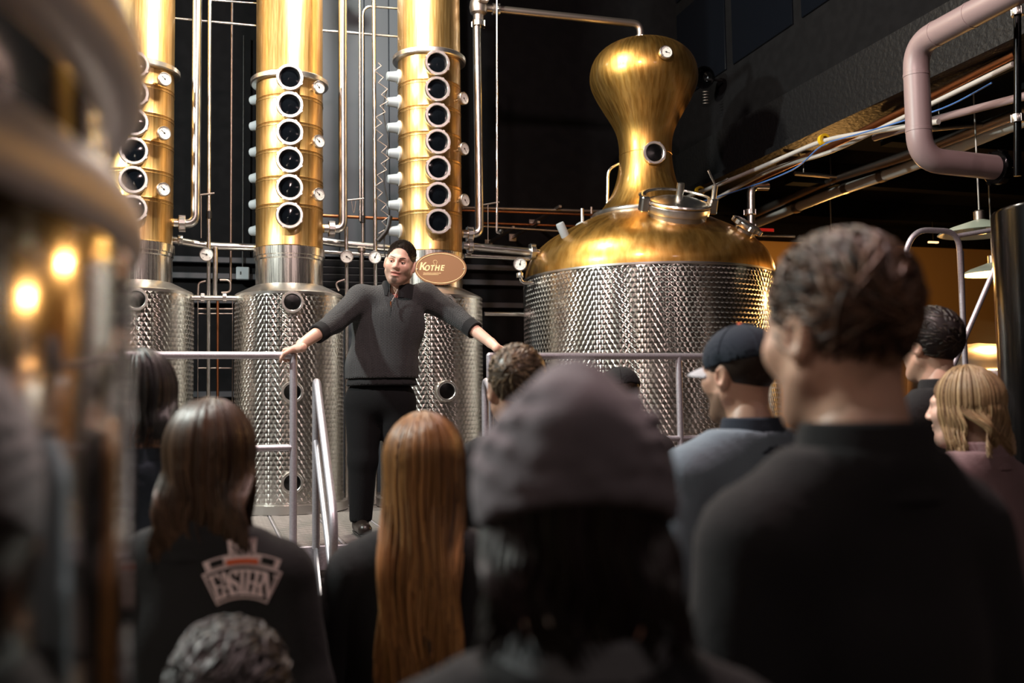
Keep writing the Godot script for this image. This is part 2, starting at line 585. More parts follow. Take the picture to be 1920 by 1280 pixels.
func platform() -> void:
	# the deck: steel planks with a grip pattern, laid towards the rail, on joists and legs
	var z0 := -9.5
	var x0 := -2.6
	var t := thing("steel_platform", "raised steel grating platform carrying the stills", "platform", Vector3(1.2, 0, -7.6))
	var p := t.position
	var n := 23
	for i in n:
		var x := x0 + (i + 0.5) * 0.33
		var m := MB.new()
		m.box(at(Vector3(x, DECK - 0.016, (z0 + RAILZ - 0.02) / 2) - p), Vector3(0.315, 0.02, RAILZ - 0.02 - z0), 0.003)
		obj("plank", m, M.deck, t)
		var g := MB.new()
		for k in 44:
			var z := RAILZ - 0.05 - k * 0.042
			g.box(at(Vector3(x, DECK - 0.004, z) - p), Vector3(0.30, 0.006, 0.012), 0.002)
		obj("grip_bars", g, M.deck, t).set_meta("kind", "stuff")
		obj("edge_strip", MB.new().box(at(Vector3(x + 0.165, DECK - 0.011, (z0 + RAILZ) / 2) - p), Vector3(0.012, 0.02, RAILZ - z0), 0.002), M.galv, t)
	obj("fascia", MB.new().box(at(Vector3(x0 + n * 0.165, DECK - 0.07, RAILZ + 0.01) - p), Vector3(n * 0.33, 0.14, 0.03), 0.005), M.galv, t)
	obj("skirt", MB.new().box(at(Vector3(x0 + n * 0.165, DECK - 0.42, RAILZ - 0.12) - p), Vector3(n * 0.33, 0.56, 0.02), 0.004), M.deck, t)
	for i in 8:
		for z in [RAILZ - 0.2, z0 + 0.2]:
			obj("leg", MB.new().box(at(Vector3(x0 + 0.1 + i * 1.05, DECK / 2 - 0.02, z) - p), Vector3(0.08, DECK - 0.03, 0.08), 0.006), M.galv, t)
	# guard rails
	guard_rail("pale steel guard rail that the presenter holds with his right hand", -2.5, PZ(550, 660, RAILZ).x, [PZ(550, 660, RAILZ).x, -1.05, -2.5])
	guard_rail("pale steel guard rail in front of the pot still", PZ(918, 660, RAILZ).x, 4.9, [PZ(918, 660, RAILZ).x, PZ(1272, 659, RAILZ).x, 4.9])
	stairs()

func guard_rail(label: String, xa: float, xb: float, posts: Array) -> void:
	var t := thing("guard_rail", label, "railing", Vector3((xa + xb) / 2, DECK, RAILZ))
	var p := t.position
	var y := 1.832
	obj("top_rail", off(MB.new().tube([Vector3(xa, y, RAILZ), Vector3(xb, y, RAILZ)], 0.021, -1, 20), p), M.galv, t)
	obj("mid_rail", off(MB.new().tube([Vector3(xa, 1.31, RAILZ), Vector3(xb, 1.31, RAILZ)], 0.019, -1, 16), p), M.galv, t)
	for x in posts:
		obj("post", off(MB.new().tube([Vector3(x, 0.60, RAILZ + 0.04), Vector3(x, 0.74, RAILZ + 0.035), Vector3(x, 0.78, RAILZ), Vector3(x, y, RAILZ)], 0.021, -1, 20), p), M.galv, t)
		obj("post_cap", off(MB.new().ball(Vector3(x, y, RAILZ), Vector3(0.0215, 0.0215, 0.0215)), p), M.galv, t)
		obj("foot_plate", off(MB.new().box(at(Vector3(x, 0.665, RAILZ + 0.03)), Vector3(0.07, 0.1, 0.012), 0.002), p), M.galv, t)

func stairs() -> void:
	var xl := PZ(592, 700, -5.7).x
	var xr := PZ(908, 700, -5.7).x
	var t := thing("steel_stair", "short steel stair with tube handrails leading up to the platform opening", "stairs", Vector3((xl + xr) / 2, 0, -5.2))
	var p := t.position
	for i in 3:
		var y := DECK - 0.19 * (i + 1)
		obj("tread", MB.new().box(at(Vector3((xl + xr) / 2, y, RAILZ + 0.18 + i * 0.25) - p), Vector3(xr - xl - 0.05, 0.035, 0.24), 0.005), M.tread, t)
	for s in 2:
		var x := xl if s == 0 else xr
		var poly := PackedVector2Array([Vector2(RAILZ + 0.03, DECK), Vector2(RAILZ + 0.12, DECK), Vector2(-4.86, 0.12), Vector2(-4.86, 0.0), Vector2(-5.02, 0.0), Vector2(RAILZ + 0.03, DECK - 0.2)])
		obj("stringer", off(MB.new().prism(poly, -0.006, 0.006, Transform3D(Basis(Vector3.BACK, Vector3.UP, Vector3.LEFT), Vector3(x, 0, 0))), p), M.galv, t)
		var b := PackedVector3Array()
		obj("handrail", off(MB.new().tube(bend([Vector3(x, 0.75, -5.69), Vector3(x, 1.725, -5.69), Vector3(x, 1.0, -4.78), Vector3(x, 0.42, -4.93)], 0.13, 8), 0.021, -1, 18), p), M.galv, t)
		obj("lower_handrail", off(MB.new().tube(bend([Vector3(x, 1.34, -5.68), Vector3(x, 1.30, -5.62), Vector3(x, 0.72, -4.86)], 0.04, 6), 0.018, -1, 14), p), M.galv, t)

# ---------------------------------------------------------------- fittings
func gauge_case(r: float) -> MB:
	return MB.new().lathe([Vector2(0.0, 0.0), Vector2(r * 0.3, 0.0), Vector2(r * 0.3, r * 0.5), Vector2(r * 0.92, r * 0.5), Vector2(r, r * 0.58), Vector2(r, r * 1.1), Vector2(r * 0.96, r * 1.16), Vector2(r * 0.87, r * 1.16), Vector2(r * 0.86, r * 1.06)], 28)
func gauge_marks(r: float) -> MB:
	var m := MB.new()
	for i in 21:
		var a := deg_to_rad(-135.0 + i * 13.5)
		var big := i % 4 == 0
		var d := Vector3(sin(a), 0, -cos(a))
		var l := r * (0.16 if big else 0.08)
		m.box(Transform3D(Basis(Vector3.UP, -a), d * (r * 0.74 - l / 2) + Vector3(0, r * 1.063, 0)), Vector3(r * (0.05 if big else 0.028), r * 0.006, l), 0.0001)
	return m
func gauge_needle(r: float, turn: float) -> MB:
	var m := MB.new()
	var d := Vector3(sin(turn), 0, -cos(turn))
	m.box(Transform3D(Basis(Vector3.UP, -turn), d * r * 0.2 + Vector3(0, r * 1.085, 0)), Vector3(r * 0.075, r * 0.02, r * 0.8), 0.0002)
	m.lathe([Vector2(r * 0.13, r * 1.06), Vector2(r * 0.13, r * 1.10), Vector2(0, r * 1.11)], 12)
	return m
# a round dial gauge whose back sits at p and which faces d
func gauge(parent: Node3D, p: Vector3, d: Vector3, r: float, turn := -0.9, rim: Material = null) -> void:
	var x := along(p, d)
	# keep the dial upright: local -z up
	var y := d.normalized()
	var xa := Vector3.UP.cross(y).normalized()
	x.basis = Basis(xa, y, xa.cross(y))
	var c := obj("gauge", gauge_case(r), rim if rim else M.steel, parent)
	c.transform = x
	obj("dial", MB.new().lathe([Vector2(r * 0.88, r * 1.055), Vector2(0, r * 1.056)], 24), M.dial, c)
	obj("scale_marks", gauge_marks(r), M.ink, c)
	obj("needle", gauge_needle(r, turn), M.ink, c)
# a round sight glass: notched steel collar with a dark pane
func sight_glass(parent: Node3D, p: Vector3, d: Vector3, r: float, depth: float, pane: Material) -> void:
	var y := d.normalized()
	var xa := Vector3.UP.cross(y).normalized()
	var m := MB.new().lathe([Vector2(r * 0.86, -depth * 0.6), Vector2(r * 0.86, depth * 0.45), Vector2(r * 0.97, depth * 0.5), Vector2(r, depth * 0.58), Vector2(r, depth * 0.9), Vector2(r * 0.96, depth), Vector2(r * 0.80, depth), Vector2(r * 0.765, depth * 0.95), Vector2(r * 0.755, depth * 0.8), Vector2(r * 0.755, depth * 0.5)], 40)
	for i in 4:
		var a := PI / 4 + i * PI / 2 + 0.3
		m.box(Transform3D(Basis(Vector3.UP, a), Vector3(sin(a), 0, cos(a)) * r * 0.995 + Vector3(0, depth * 0.78, 0)), Vector3(r * 0.17, depth * 0.4, r * 0.07), 0.001)
	var c := obj("sight_glass", m, M.steel, parent)
	c.transform = Transform3D(Basis(xa, y, xa.cross(y)), p)
	obj("pane", MB.new().lathe([Vector2(r * 0.76, depth * 0.68), Vector2(r * 0.4, depth * 0.78), Vector2(0, depth * 0.82)], 32), pane, c)
# a screwed pipe union: hexagonal-notched ring round the pipe
func union_ring(p: Vector3, d: Vector3, r: float, w: float) -> MB:
	var m := MB.new()
	var x := along(p, d)
	m.lathe([Vector2(r * 0.5, -w / 2), Vector2(r * 0.94, -w / 2), Vector2(r, -w * 0.4), Vector2(r, w * 0.4), Vector2(r * 0.94, w / 2), Vector2(r * 0.5, w / 2)], 24, x)
	for i in 6:
		var a := TAU * i / 6
		m.box(x * Transform3D(Basis(Vector3.UP, a), Vector3(sin(a), 0, cos(a)) * r * 1.01), Vector3(r * 0.45, w * 0.98, r * 0.14), 0.002)
	return m

# ---------------------------------------------------------------- the three column stills
var swirl_small: ArrayMesh
func column_still(i: int) -> void:
	var px: float = [258.0, 543.0, 806.0][i]
	var X := PZ(px, 300, ROW).x
	var labels := ["brass column still whose left side hides behind the near tank", "brass column still with six sight glasses left of the presenter", "brass column still with seven sight glasses and an oval nameplate"]
	var t := thing("column_still", labels[i], "still", Vector3(X, DECK + 0.001, ROW), "brass column stills on the platform")
	var R := 0.262
	var D := 0.42
	var tall := i == 2
	var y0 := DECK
	# drum with circular-brushed shell, base ring, sloping lid
	obj("base_ring", MB.new().lathe([Vector2(D - 0.02, 0.0), Vector2(D + 0.035, 0.0), Vector2(D + 0.035, 0.065), Vector2(D, 0.07)], 64), M.steel, t)
	obj("drum", MB.new().lathe([Vector2(D, 0.06), Vector2(D, 2.42 - y0)], 96), M.steel, t)
	if not swirl_small:
		swirl_small = swirls(D, 0.075, 2.405 - y0, 0.039, -0.05, 2.1).mesh()
	obj("swirl_finish", swirl_small, M.perlage, t).set_meta("kind", "stuff")
	obj("drum_lid", MB.new().lathe([Vector2(D + 0.002, 2.405 - y0), Vector2(D + 0.004, 2.425 - y0), Vector2(D - 0.01, 2.437 - y0), Vector2(R + 0.01, 2.505 - y0)], 64), M.steel, t)
	# plain steel neck with a clamp ring under the brass
	obj("neck", MB.new().lathe([Vector2(R, 2.49 - y0), Vector2(R, 2.72 - y0)], 64), M.neck, t)
	obj("clamp_ring", MB.new().lathe([Vector2(R, 2.70 - y0), Vector2(R + 0.008, 2.71 - y0), Vector2(R + 0.008, 2.73 - y0), Vector2(R + 0.016, 2.735 - y0), Vector2(R + 0.016, 2.795 - y0), Vector2(R, 2.80 - y0)], 64), M.neck, t)
	# stacked brass sections, each closed by a rolled bead
	var ys := []
	var step := 0.2155
	var top_flange := 4.44 if tall else 4.15
	var first := 3.015
	var count := 7 if tall else 6
	ys.append(2.80)
	for k in count - 1:
		ys.append(first + step * (k + 0.5))
	ys.append(top_flange)
	ys.append(7.2)
	for k in ys.size() - 1:
		var a: float = ys[k] - y0
		var b: float = ys[k + 1] - y0
		obj("brass_section", MB.new().lathe([Vector2(R - 0.003, a), Vector2(R + 0.002, a + 0.003), Vector2(R, a + 0.008), Vector2(R, b - 0.008), Vector2(R + 0.002, b - 0.003), Vector2(R - 0.003, b)], 96), M.brass, t)
		if k < ys.size() - 3:
			obj("bead", MB.new().lathe([Vector2(R - 0.001, b - 0.028), Vector2(R + 0.004, b - 0.024), Vector2(R + 0.004, b - 0.020), Vector2(R - 0.001, b - 0.016)], 64), M.brass, t)
	obj("top_flange", MB.new().lathe([Vector2(R, top_flange - y0 - 0.03), Vector2(R + 0.035, top_flange - y0 - 0.028), Vector2(R + 0.045, top_flange - y0 - 0.02), Vector2(R + 0.045, top_flange - y0 + 0.012), Vector2(R + 0.035, top_flange - y0 + 0.02), Vector2(R, top_flange - y0 + 0.022)], 64), M.steel, t)
	# where a pixel column meets the front of the shell
	var face := func(qx: float) -> Vector3:
		var r := ray(qx, 300)
		var dir := Vector2(r.x, r.z).normalized()
		var c := Vector2(X, ROW)
		var s := dir.dot(c)
		var miss := c - dir * s
		var hit := dir * (s - sqrt(maxf(0.001, R * R - miss.length_squared()))) - c
		return Vector3(hit.x, 0, hit.y)
	var sx: float = [252.0, 543.0, 818.0][i]
	var f: Vector3 = face.call(sx)
	for k in count:
		sight_glass(t, f + Vector3(0, first + k * step - y0, 0), f, 0.104, 0.085, M.glass)
	var gx: float = [303.0, 592.0, 862.0][i]
	var g: Vector3 = face.call(gx - 5.0)
	var gd := (g.normalized() + Vector3(0.0, 0, 0.4)).normalized()
	var gy: Array = [[4.022, 3.609, 3.183], [4.05, 3.62, 3.20], [4.06, 3.64, 3.215]][i]
	for k in 3:
		obj("gauge_stem", MB.new().tube([g * 0.97 + Vector3(0, gy[k] - y0, 0), g + gd * 0.05 + Vector3(0, gy[k] - y0, 0)], 0.012), M.steel, t)
		gauge(t, g + gd * 0.03 + Vector3(0, gy[k] - y0, 0), gd, 0.052, -0.9 if i < 2 else 2.4)
	# lamp housings for the glasses on the left flank
	var ld := (Vector3(-1, 0, 0.08) if tall else Vector3(-1, 0, -0.72)).normalized()
	for k in count:
		var y := first + (k - 0.15) * step - y0
		var h := MB.new().lathe([Vector2(0.052, 0.0), Vector2(0.052, 0.02), Vector2(0.045, 0.03), Vector2(0.036, 0.105), Vector2(0.030, 0.112), Vector2(0.0, 0.113)], 20, along(ld * (R - 0.01) + Vector3(0, y, 0), ld + Vector3(0, -0.06, 0)))
		var l := obj("inspection_lamp", h, M.grey_plastic, t)
		obj("lamp_collar", MB.new().lathe([Vector2(0.03, 0.0), Vector2(0.06, 0.0), Vector2(0.06, 0.018), Vector2(0.03, 0.02)], 20, along(ld * (R - 0.008) + Vector3(0, y, 0), ld)), M.white_pipe, l)
	# round ports on the drum
	var pd := (cam.position - Vector3(X, 1.5, ROW)).normalized()
	pd.y = 0
	var turn := Basis(Vector3.UP, [0.0, 0.05, 0.26][i])
	pd = turn * pd.normalized()
	for y in [2.335, 1.66, 0.99]:
		sight_glass(t, pd * (D - 0.005) + Vector3(0, y - y0, 0), pd, 0.082, 0.05, M.hole)
	if tall:
		nameplate(t, X)
	# coupling at the foot of the brass for the downpipe, on the right flank
	obj("outlet_stub", MB.new().tube([Vector3(R - 0.02, 2.98 - y0, 0.02), Vector3(R + 0.06, 2.98 - y0, 0.02)], 0.036), M.brass, t)
	if tall:
		# looped cable that feeds the lamps
		var pts := []
		for k in 60:
			var y := 2.95 + k * 0.024 - y0
			var zig := absf(fmod(k / 4.0, 1.0) - 0.5) * 0.12
			pts.append(Vector3(-R - 0.12 - zig + 0.03 * sin(k * 0.3), y, 0.06))
		obj("lamp_cable", MB.new().tube(pts, 0.004, -1, 6), M.dull_pipe, t)
		var q := []
		for k in 24:
			q.append(Vector3(-R - 0.115 - 0.02 * sin(k * 0.7), 2.72 + k * 0.062 - y0, 0.05))
		obj("lamp_cable", MB.new().tube(q, 0.006, -1, 6), M.black_plastic, t)

func nameplate(t: Node3D, X: float) -> void:
	var c := PZ(826, 503, ROW + 0.30) - t.position
	var view := (cam.position - (c + t.position))
	view.y = 0
	view = view.normalized()
	var xa := Vector3.UP.cross(view).normalized()
	var x := Transform3D(Basis(xa, Vector3.UP, view), c)
	var e := func(a: float, b: float) -> PackedVector2Array:
		var o := PackedVector2Array()
		for k in 56:
			o.append(Vector2(cos(TAU * k / 56) * a, sin(TAU * k / 56) * b))
		return o
	var n := obj("nameplate", MB.new().prism(e.call(0.208, 0.132), -0.012, 0.0, x), M.plate, t)
	var ring := []
	for k in 65:
		ring.append(x * Vector3(cos(TAU * k / 64) * 0.194, sin(TAU * k / 64) * 0.119, 0.001))
	obj("border_line", MB.new().tube(ring, 0.0022, -1, 6, false), M.plate_light, n)
	var slant := Basis(Vector3(1, 0, 0), Vector3(0.22, 1, 0), Vector3(0, 0, 1))
	for q in [["K", -0.198 + 0.016, -0.034, 0.062], ["OTHE", -0.1375, -0.034, 0.045]]:
		letters(n, q[0], x * Transform3D(slant, Vector3(q[1], q[2], 0.0)), q[3], M.plate_light, true)
	obj("underline", MB.new().box(x * at(Vector3(-0.078, -0.050, 0.001)), Vector3(0.125, 0.003, 0.002), 0.0005), M.plate_light, n)
	letters(n, "Destillationstechnik", x * Transform3D(Basis.IDENTITY, Vector3(-0.138, -0.0475, 0.0)), 0.0115, M.plate_light, false)
	# the outline of a pot still drawn above the word
	var o := []
	for k in 22:
		var a := deg_to_rad(-60.0 + 300.0 * k / 21.0)
		o.append(x * Vector3(-0.042 + 0.016 * cos(a) * -1.0, 0.052 + 0.014 * sin(a), 0.001))
	obj("still_outline", MB.new().tube(o, 0.0013, -1, 5), M.plate_light, n)
	for s in [-1.0, 1.0]:
		obj("still_outline", MB.new().tube([x * Vector3(-0.042 + s * 0.009, 0.040, 0.001), x * Vector3(-0.042 + s * 0.008, 0.024, 0.001), x * Vector3(-0.042 + s * 0.022, 0.012, 0.001), x * Vector3(-0.042 + s * 0.026, -0.006, 0.001)], 0.0013, -1, 5), M.plate_light, n)
	for s in [-1.0, 1.0]:
		obj("screw", MB.new().ball(x * Vector3(s * 0.186, -0.006, 0.003), Vector3(0.006, 0.006, 0.006), 10), M.steel, n)
	for s in [-1.0, 1.0]:
		obj("bracket", MB.new().tube([x * Vector3(s * 0.12, 0.05, -0.012), x * Vector3(s * 0.10, 0.05, -0.10)], 0.006, -1, 8), M.steel, n)

func letters(parent: Node3D, s: String, x: Transform3D, h: float, m: Material, bold: bool, called := "lettering") -> MeshInstance3D:
	var tm := TextMesh.new()
	var f := SystemFont.new()
	f.font_names = PackedStringArray(["Droid Sans"])
	if bold:
		f.font_weight = 700
	tm.font = f
	tm.text = s
	tm.font_size = 64
	tm.pixel_size = h / 46.0
	tm.depth = 0.002
	tm.horizontal_alignment = HORIZONTAL_ALIGNMENT_LEFT
	tm.vertical_alignment = VERTICAL_ALIGNMENT_BOTTOM
	var o := obj(called, tm, m, parent)
	o.transform = x
	return o

# ---------------------------------------------------------------- the pot still
func pot_still() -> void:
	var C := Vector3(3.645, DECK + 0.001, ROW)
	var t := thing("pot_still", "copper pot still with onion head over a wide swirled steel drum", "still", C)
	var y0 := DECK
	var R := 1.105
	obj("base_ring", MB.new().lathe([Vector2(R - 0.03, 0.0), Vector2(R + 0.04, 0.0), Vector2(R + 0.04, 0.09), Vector2(R, 0.095)], 96), M.steel, t)
	obj("drum", MB.new().lathe([Vector2(R, 0.08), Vector2(R, 2.63 - y0)], 160), M.steel, t)
	obj("swirl_finish", swirls(R, 0.10, 2.615 - y0, 0.045, -0.3, 1.95), M.perlage, t).set_meta("kind", "stuff")
	obj("drum_rim", MB.new().lathe([Vector2(R, 2.615 - y0), Vector2(R + 0.008, 2.62 - y0), Vector2(R + 0.008, 2.635 - y0), Vector2(R - 0.02, 2.64 - y0)], 96), M.steel, t)
	var dome := []
	for q in [[1.09, 2.63], [1.085, 2.70], [1.055, 2.79], [1.0, 2.875], [0.90, 2.965], [0.78, 3.04], [0.66, 3.10], [0.55, 3.155], [0.46, 3.195]]:
		dome.append(Vector2(q[0], q[1] - y0))
	obj("dome", MB.new().lathe(smooth_profile(dome, 4), 96), M.dome, t)
	obj("neck_clamp", MB.new().lathe([Vector2(0.45, 3.175 - y0), Vector2(0.485, 3.178 - y0), Vector2(0.49, 3.19 - y0), Vector2(0.49, 3.21 - y0), Vector2(0.48, 3.222 - y0), Vector2(0.44, 3.226 - y0)], 64), M.steel, t)
	var head := []
	for q in [[0.455, 3.215], [0.40, 3.265], [0.345, 3.34], [0.30, 3.42], [0.265, 3.52], [0.242, 3.63], [0.232, 3.75], [0.238, 3.87], [0.262, 3.97], [0.31, 4.07], [0.375, 4.18], [0.435, 4.29], [0.475, 4.39], [0.482, 4.48], [0.462, 4.57], [0.415, 4.65], [0.34, 4.715], [0.24, 4.76], [0.12, 4.785], [0.0, 4.79]]:
		head.append(Vector2(q[0], q[1] - y0))
	obj("onion_head", MB.new().lathe(smooth_profile(head, 3), 80), M.dome, t)
	obj("weld_seam", MB.new().lathe([Vector2(0.2312, 3.742 - y0), Vector2(0.2345, 3.746 - y0), Vector2(0.2345, 3.749 - y0), Vector2(0.2318, 3.753 - y0)], 64), M.dome, t)
	var toward := (cam.position - C)
	toward.y = 0
	toward = toward.normalized()
	var side := Vector3.UP.cross(toward).normalized()      # to the right in the photograph
	var dirn := func(a: float) -> Vector3:
		return toward * cos(a) + side * sin(a)
	# head thermometer and neck glass
	var gd: Vector3 = dirn.call(0.38)
	gauge(t, gd * 0.462 + Vector3(0, 4.50 - y0, 0), (gd + Vector3(0, 0.12, 0)), 0.058, 1.8)
	var sd: Vector3 = dirn.call(0.29)
	sight_glass(t, sd * 0.225 + Vector3(0, 3.705 - y0, 0), sd, 0.102, 0.06, M.hole)
	# manway: short tilted collar, domed steel lid, clamp bow with a tee handle
	var md: Vector3 = dirn.call(0.36)
	var mp := md * 0.70 + Vector3(0, 3.09 - y0, 0)
	var mx := along(mp, (md * 0.42 + Vector3.UP))
	var man := obj("manway_collar", MB.new().lathe([Vector2(0.235, -0.10), Vector2(0.24, 0.0), Vector2(0.255, 0.005), Vector2(0.262, 0.03), Vector2(0.262, 0.062), Vector2(0.255, 0.07), Vector2(0.2, 0.07)], 56, mx), M.steel, t)
	var lid := []
	for q in [[0.262, 0.072], [0.268, 0.085], [0.262, 0.098], [0.24, 0.10], [0.235, 0.095], [0.16, 0.125], [0.08, 0.138], [0.0, 0.142]]:
		lid.append(Vector2(q[0], q[1]))
	var cover := obj("manway_lid", MB.new().lathe(lid, 56, mx), M.pipe, t)
	obj("lid_handle", MB.new().tube([mx * Vector3(0, 0.13, 0), mx * Vector3(0, 0.25, 0)], 0.03, -1, 16), M.pipe, cover)
	var bow := []
	var back := Vector3.UP.cross(md)
	var bx := Transform3D(Basis(back, mx.basis.y, back.cross(mx.basis.y)), mp)
	for k in 25:
		var a := PI + PI * k / 24.0
		bow.append(bx * Vector3(cos(a) * 0.30, 0.12 + 0.03 * absf(sin(a)), sin(a) * -0.29 * -1.0))
	obj("clamp_bow", MB.new().tube(bow, 0.032, -1, 8, true, 0.28), M.pipe, cover)
	for s in [-1.0, 1.0]:
		obj("clamp_lug", MB.new().box(bx * at(Vector3(s * 0.295, 0.07, 0.0)), Vector3(0.07, 0.13, 0.09), 0.012), M.pipe, cover)
	obj("clamp_screw", MB.new().tube([bx * Vector3(0.30, 0.04, 0.0), bx * Vector3(0.30, 0.24, 0.0)], 0.022, -1, 12), M.pipe, cover)
	obj("screw_handle", MB.new().tube([bx * Vector3(0.22, 0.36, 0.0), bx * Vector3(0.30, 0.24, 0.0), bx * Vector3(0.40, 0.30, 0.0)], 0.01, -1, 8), M.pipe, cover)
	# filler port on the right shoulder
	var fd: Vector3 = dirn.call(1.08)
	var fx := along(fd * 0.90 + Vector3(0, 2.96 - y0, 0), fd * 0.75 + Vector3.UP)
	obj("filler_port", MB.new().lathe([Vector2(0.09, -0.06), Vector2(0.09, 0.03), Vector2(0.12, 0.03), Vector2(0.125, 0.04), Vector2(0.125, 0.07), Vector2(0.11, 0.085), Vector2(0.0, 0.09)], 32, fx), M.pipe, t)
	for k in 6:
		var a := TAU * k / 6
		obj("port_knob", MB.new().box(fx * Transform3D(Basis(Vector3.UP, a), Vector3(sin(a) * 0.125, 0.055, cos(a) * 0.125)), Vector3(0.05, 0.05, 0.03), 0.008), M.pipe, t)
	# inspection lamp and white float housing on the left shoulder
	var ad: Vector3 = dirn.call(-0.82)
	obj("inspection_lamp", MB.new().lathe([Vector2(0.036, -0.03), Vector2(0.036, 0.10), Vector2(0.032, 0.11), Vector2(0.0, 0.112)], 20, along(ad * 0.93 + Vector3(0, 2.95 - y0, 0), ad * 0.5 + Vector3.UP * 0.9)), M.grey_plastic, t)
	var bd: Vector3 = dirn.call(-1.35)
	obj("relief_valve", MB.new().ball(bd * 0.58 + Vector3(0, 3.08 - y0, 0), Vector3(0.075, 0.075, 0.075), 24), M.grey_plastic, t)
	obj("relief_stem", MB.new().tube([bd * 0.58 + Vector3(0, 3.12 - y0, 0), bd * 0.58 + Vector3(0, 3.27 - y0, 0)], 0.016), M.pipe, t)
	# lifting eye on the left rim
	var ed: Vector3 = dirn.call(-1.42)
	obj("lug", MB.new().tube(bend([ed * 1.0 + Vector3(0, 2.86 - y0, 0), ed * 1.13 + Vector3(0, 2.80 - y0, 0), ed * 1.13 + Vector3(0, 2.62 - y0, 0)], 0.08), 0.014, -1, 10), M.pipe, t)

func smooth_profile(p: Array, n: int) -> Array:
	var o := []
	for i in p.size() - 1:
		var a: Vector2 = p[maxi(i - 1, 0)]
		var b: Vector2 = p[i]
		var c: Vector2 = p[i + 1]
		var d: Vector2 = p[mini(i + 2, p.size() - 1)]
		for k in n:
			o.append(b.cubic_interpolate(c, a, d, float(k) / n))
	o.append(p[p.size() - 1])
	return o

# ---------------------------------------------------------------- tanks at the edges of the view
func near_tank() -> void:
	# a polished tank so close on the left that only its right flank shows
	var a := deg_to_rad(16.5 - 20.6 - 40.5)
	var c := Vector3(sin(a) * 1.15, 0, -cos(a) * 1.15)
	var t := thing("near_steel_tank", "blurred polished steel tank with two hoops close by the camera", "tank", c)
	var R := 0.748
	obj("lower_shell", MB.new().lathe([Vector2(R - 0.05, 0.0), Vector2(R - 0.004, 0.0), Vector2(R - 0.004, 1.62)], 128), M.mirror_steel, t)
	obj("upper_shell", MB.new().lathe([Vector2(R - 0.026, 1.62), Vector2(R - 0.034, 3.2), Vector2(R - 0.2, 3.5), Vector2(0.0, 3.6)], 128), M.mirror_steel, t)
	for y in [1.645, 1.775]:
		var hoop := []
		for k in 13:
			var a2 := -PI * 0.55 + PI * 1.1 * k / 12.0
			hoop.append(Vector2(R - 0.026 + 0.030 * cos(a2), y + 0.034 * sin(a2)))
		obj("hoop", MB.new().lathe(hoop, 128), M.satin, t)
	obj("foot_ring", MB.new().lathe([Vector2(R - 0.03, 0.0), Vector2(R + 0.01, 0.0), Vector2(R + 0.01, 0.08), Vector2(R - 0.03, 0.08)], 96), M.steel, t)

func dark_tank() -> void:
	var e := PD(1878, 800, 4.3)
	var c := PD(2032, 800, 4.45)
	var R := 0.335
	var t := thing("dark_tank", "tall black polished tank beside the blonde woman", "tank", Vector3(c.x, 0, c.z))
	var top := PD(1890, 362, 4.2).y
	obj("shell", MB.new().lathe([Vector2(R, 0.12), Vector2(R, top - 0.02), Vector2(R - 0.006, top - 0.006), Vector2(R - 0.02, top), Vector2(0.0, top + 0.03)], 96), M.black_steel, t)
	for k in 3:
		var a := TAU * k / 3 + 0.5
		obj("leg", MB.new().tube([Vector3(sin(a) * (R - 0.06), 0.0, cos(a) * (R - 0.06)), Vector3(sin(a) * (R - 0.06), 0.14, cos(a) * (R - 0.06))], 0.03), M.black_steel, t)
	var q := PD(1894, 1249, 5.3)
	q = PY(1896, 1262, 0.0)
	var b := thing("plastic_bucket", "small pale blue plastic bucket on the floor beside the black tank", "bucket", q)
	obj("pail", MB.new().lathe([Vector2(0.0, 0.0), Vector2(0.035, 0.0), Vector2(0.042, 0.05), Vector2(0.046, 0.055), Vector2(0.04, 0.055), Vector2(0.036, 0.01), Vector2(0.0, 0.008)], 20), M.shade, b)
	obj("lid", MB.new().lathe([Vector2(0.045, 0.05), Vector2(0.045, 0.062), Vector2(0.02, 0.072), Vector2(0.0, 0.074)], 20), M.white_pipe, b)

# ---------------------------------------------------------------- pipework
# one run of pipe through pixels [x, y, z plane]
func run(pts: Array, r: float, m: Material, label: String, called := "steel_pipe", bendr := 0.1, sides := 14) -> Node3D:
	var w := []
	for q in pts:
		w.append(PZ(q[0], q[1], q[2]))
	return run3(to_deck(w), r, m, label, called, bendr, sides)
func to_deck(w: Array) -> Array:
	var p: Vector3 = w[w.size() - 1]
	if p.y < DECK + 0.35:
		w[w.size() - 1] = Vector3(p.x, DECK + 0.001, p.z)
	return w
func run3(w: Array, r: float, m: Material, label: String, called := "steel_pipe", bendr := 0.1, sides := 14) -> Node3D:
	var t := thing(called, label, "pipe", w[w.size() - 1])
	var b := bend(w, bendr, 8) if w.size() > 2 else w
	obj("tube", off(MB.new().tube(b, r, -1, sides), t.position), m, t)
	return t
func ring_on(t: Node3D, p: Vector3, d: Vector3, r: float, w: float, called := "union") -> void:
	obj(called, off(union_ring(p, d, r, w), t.position), M.pipe, t)

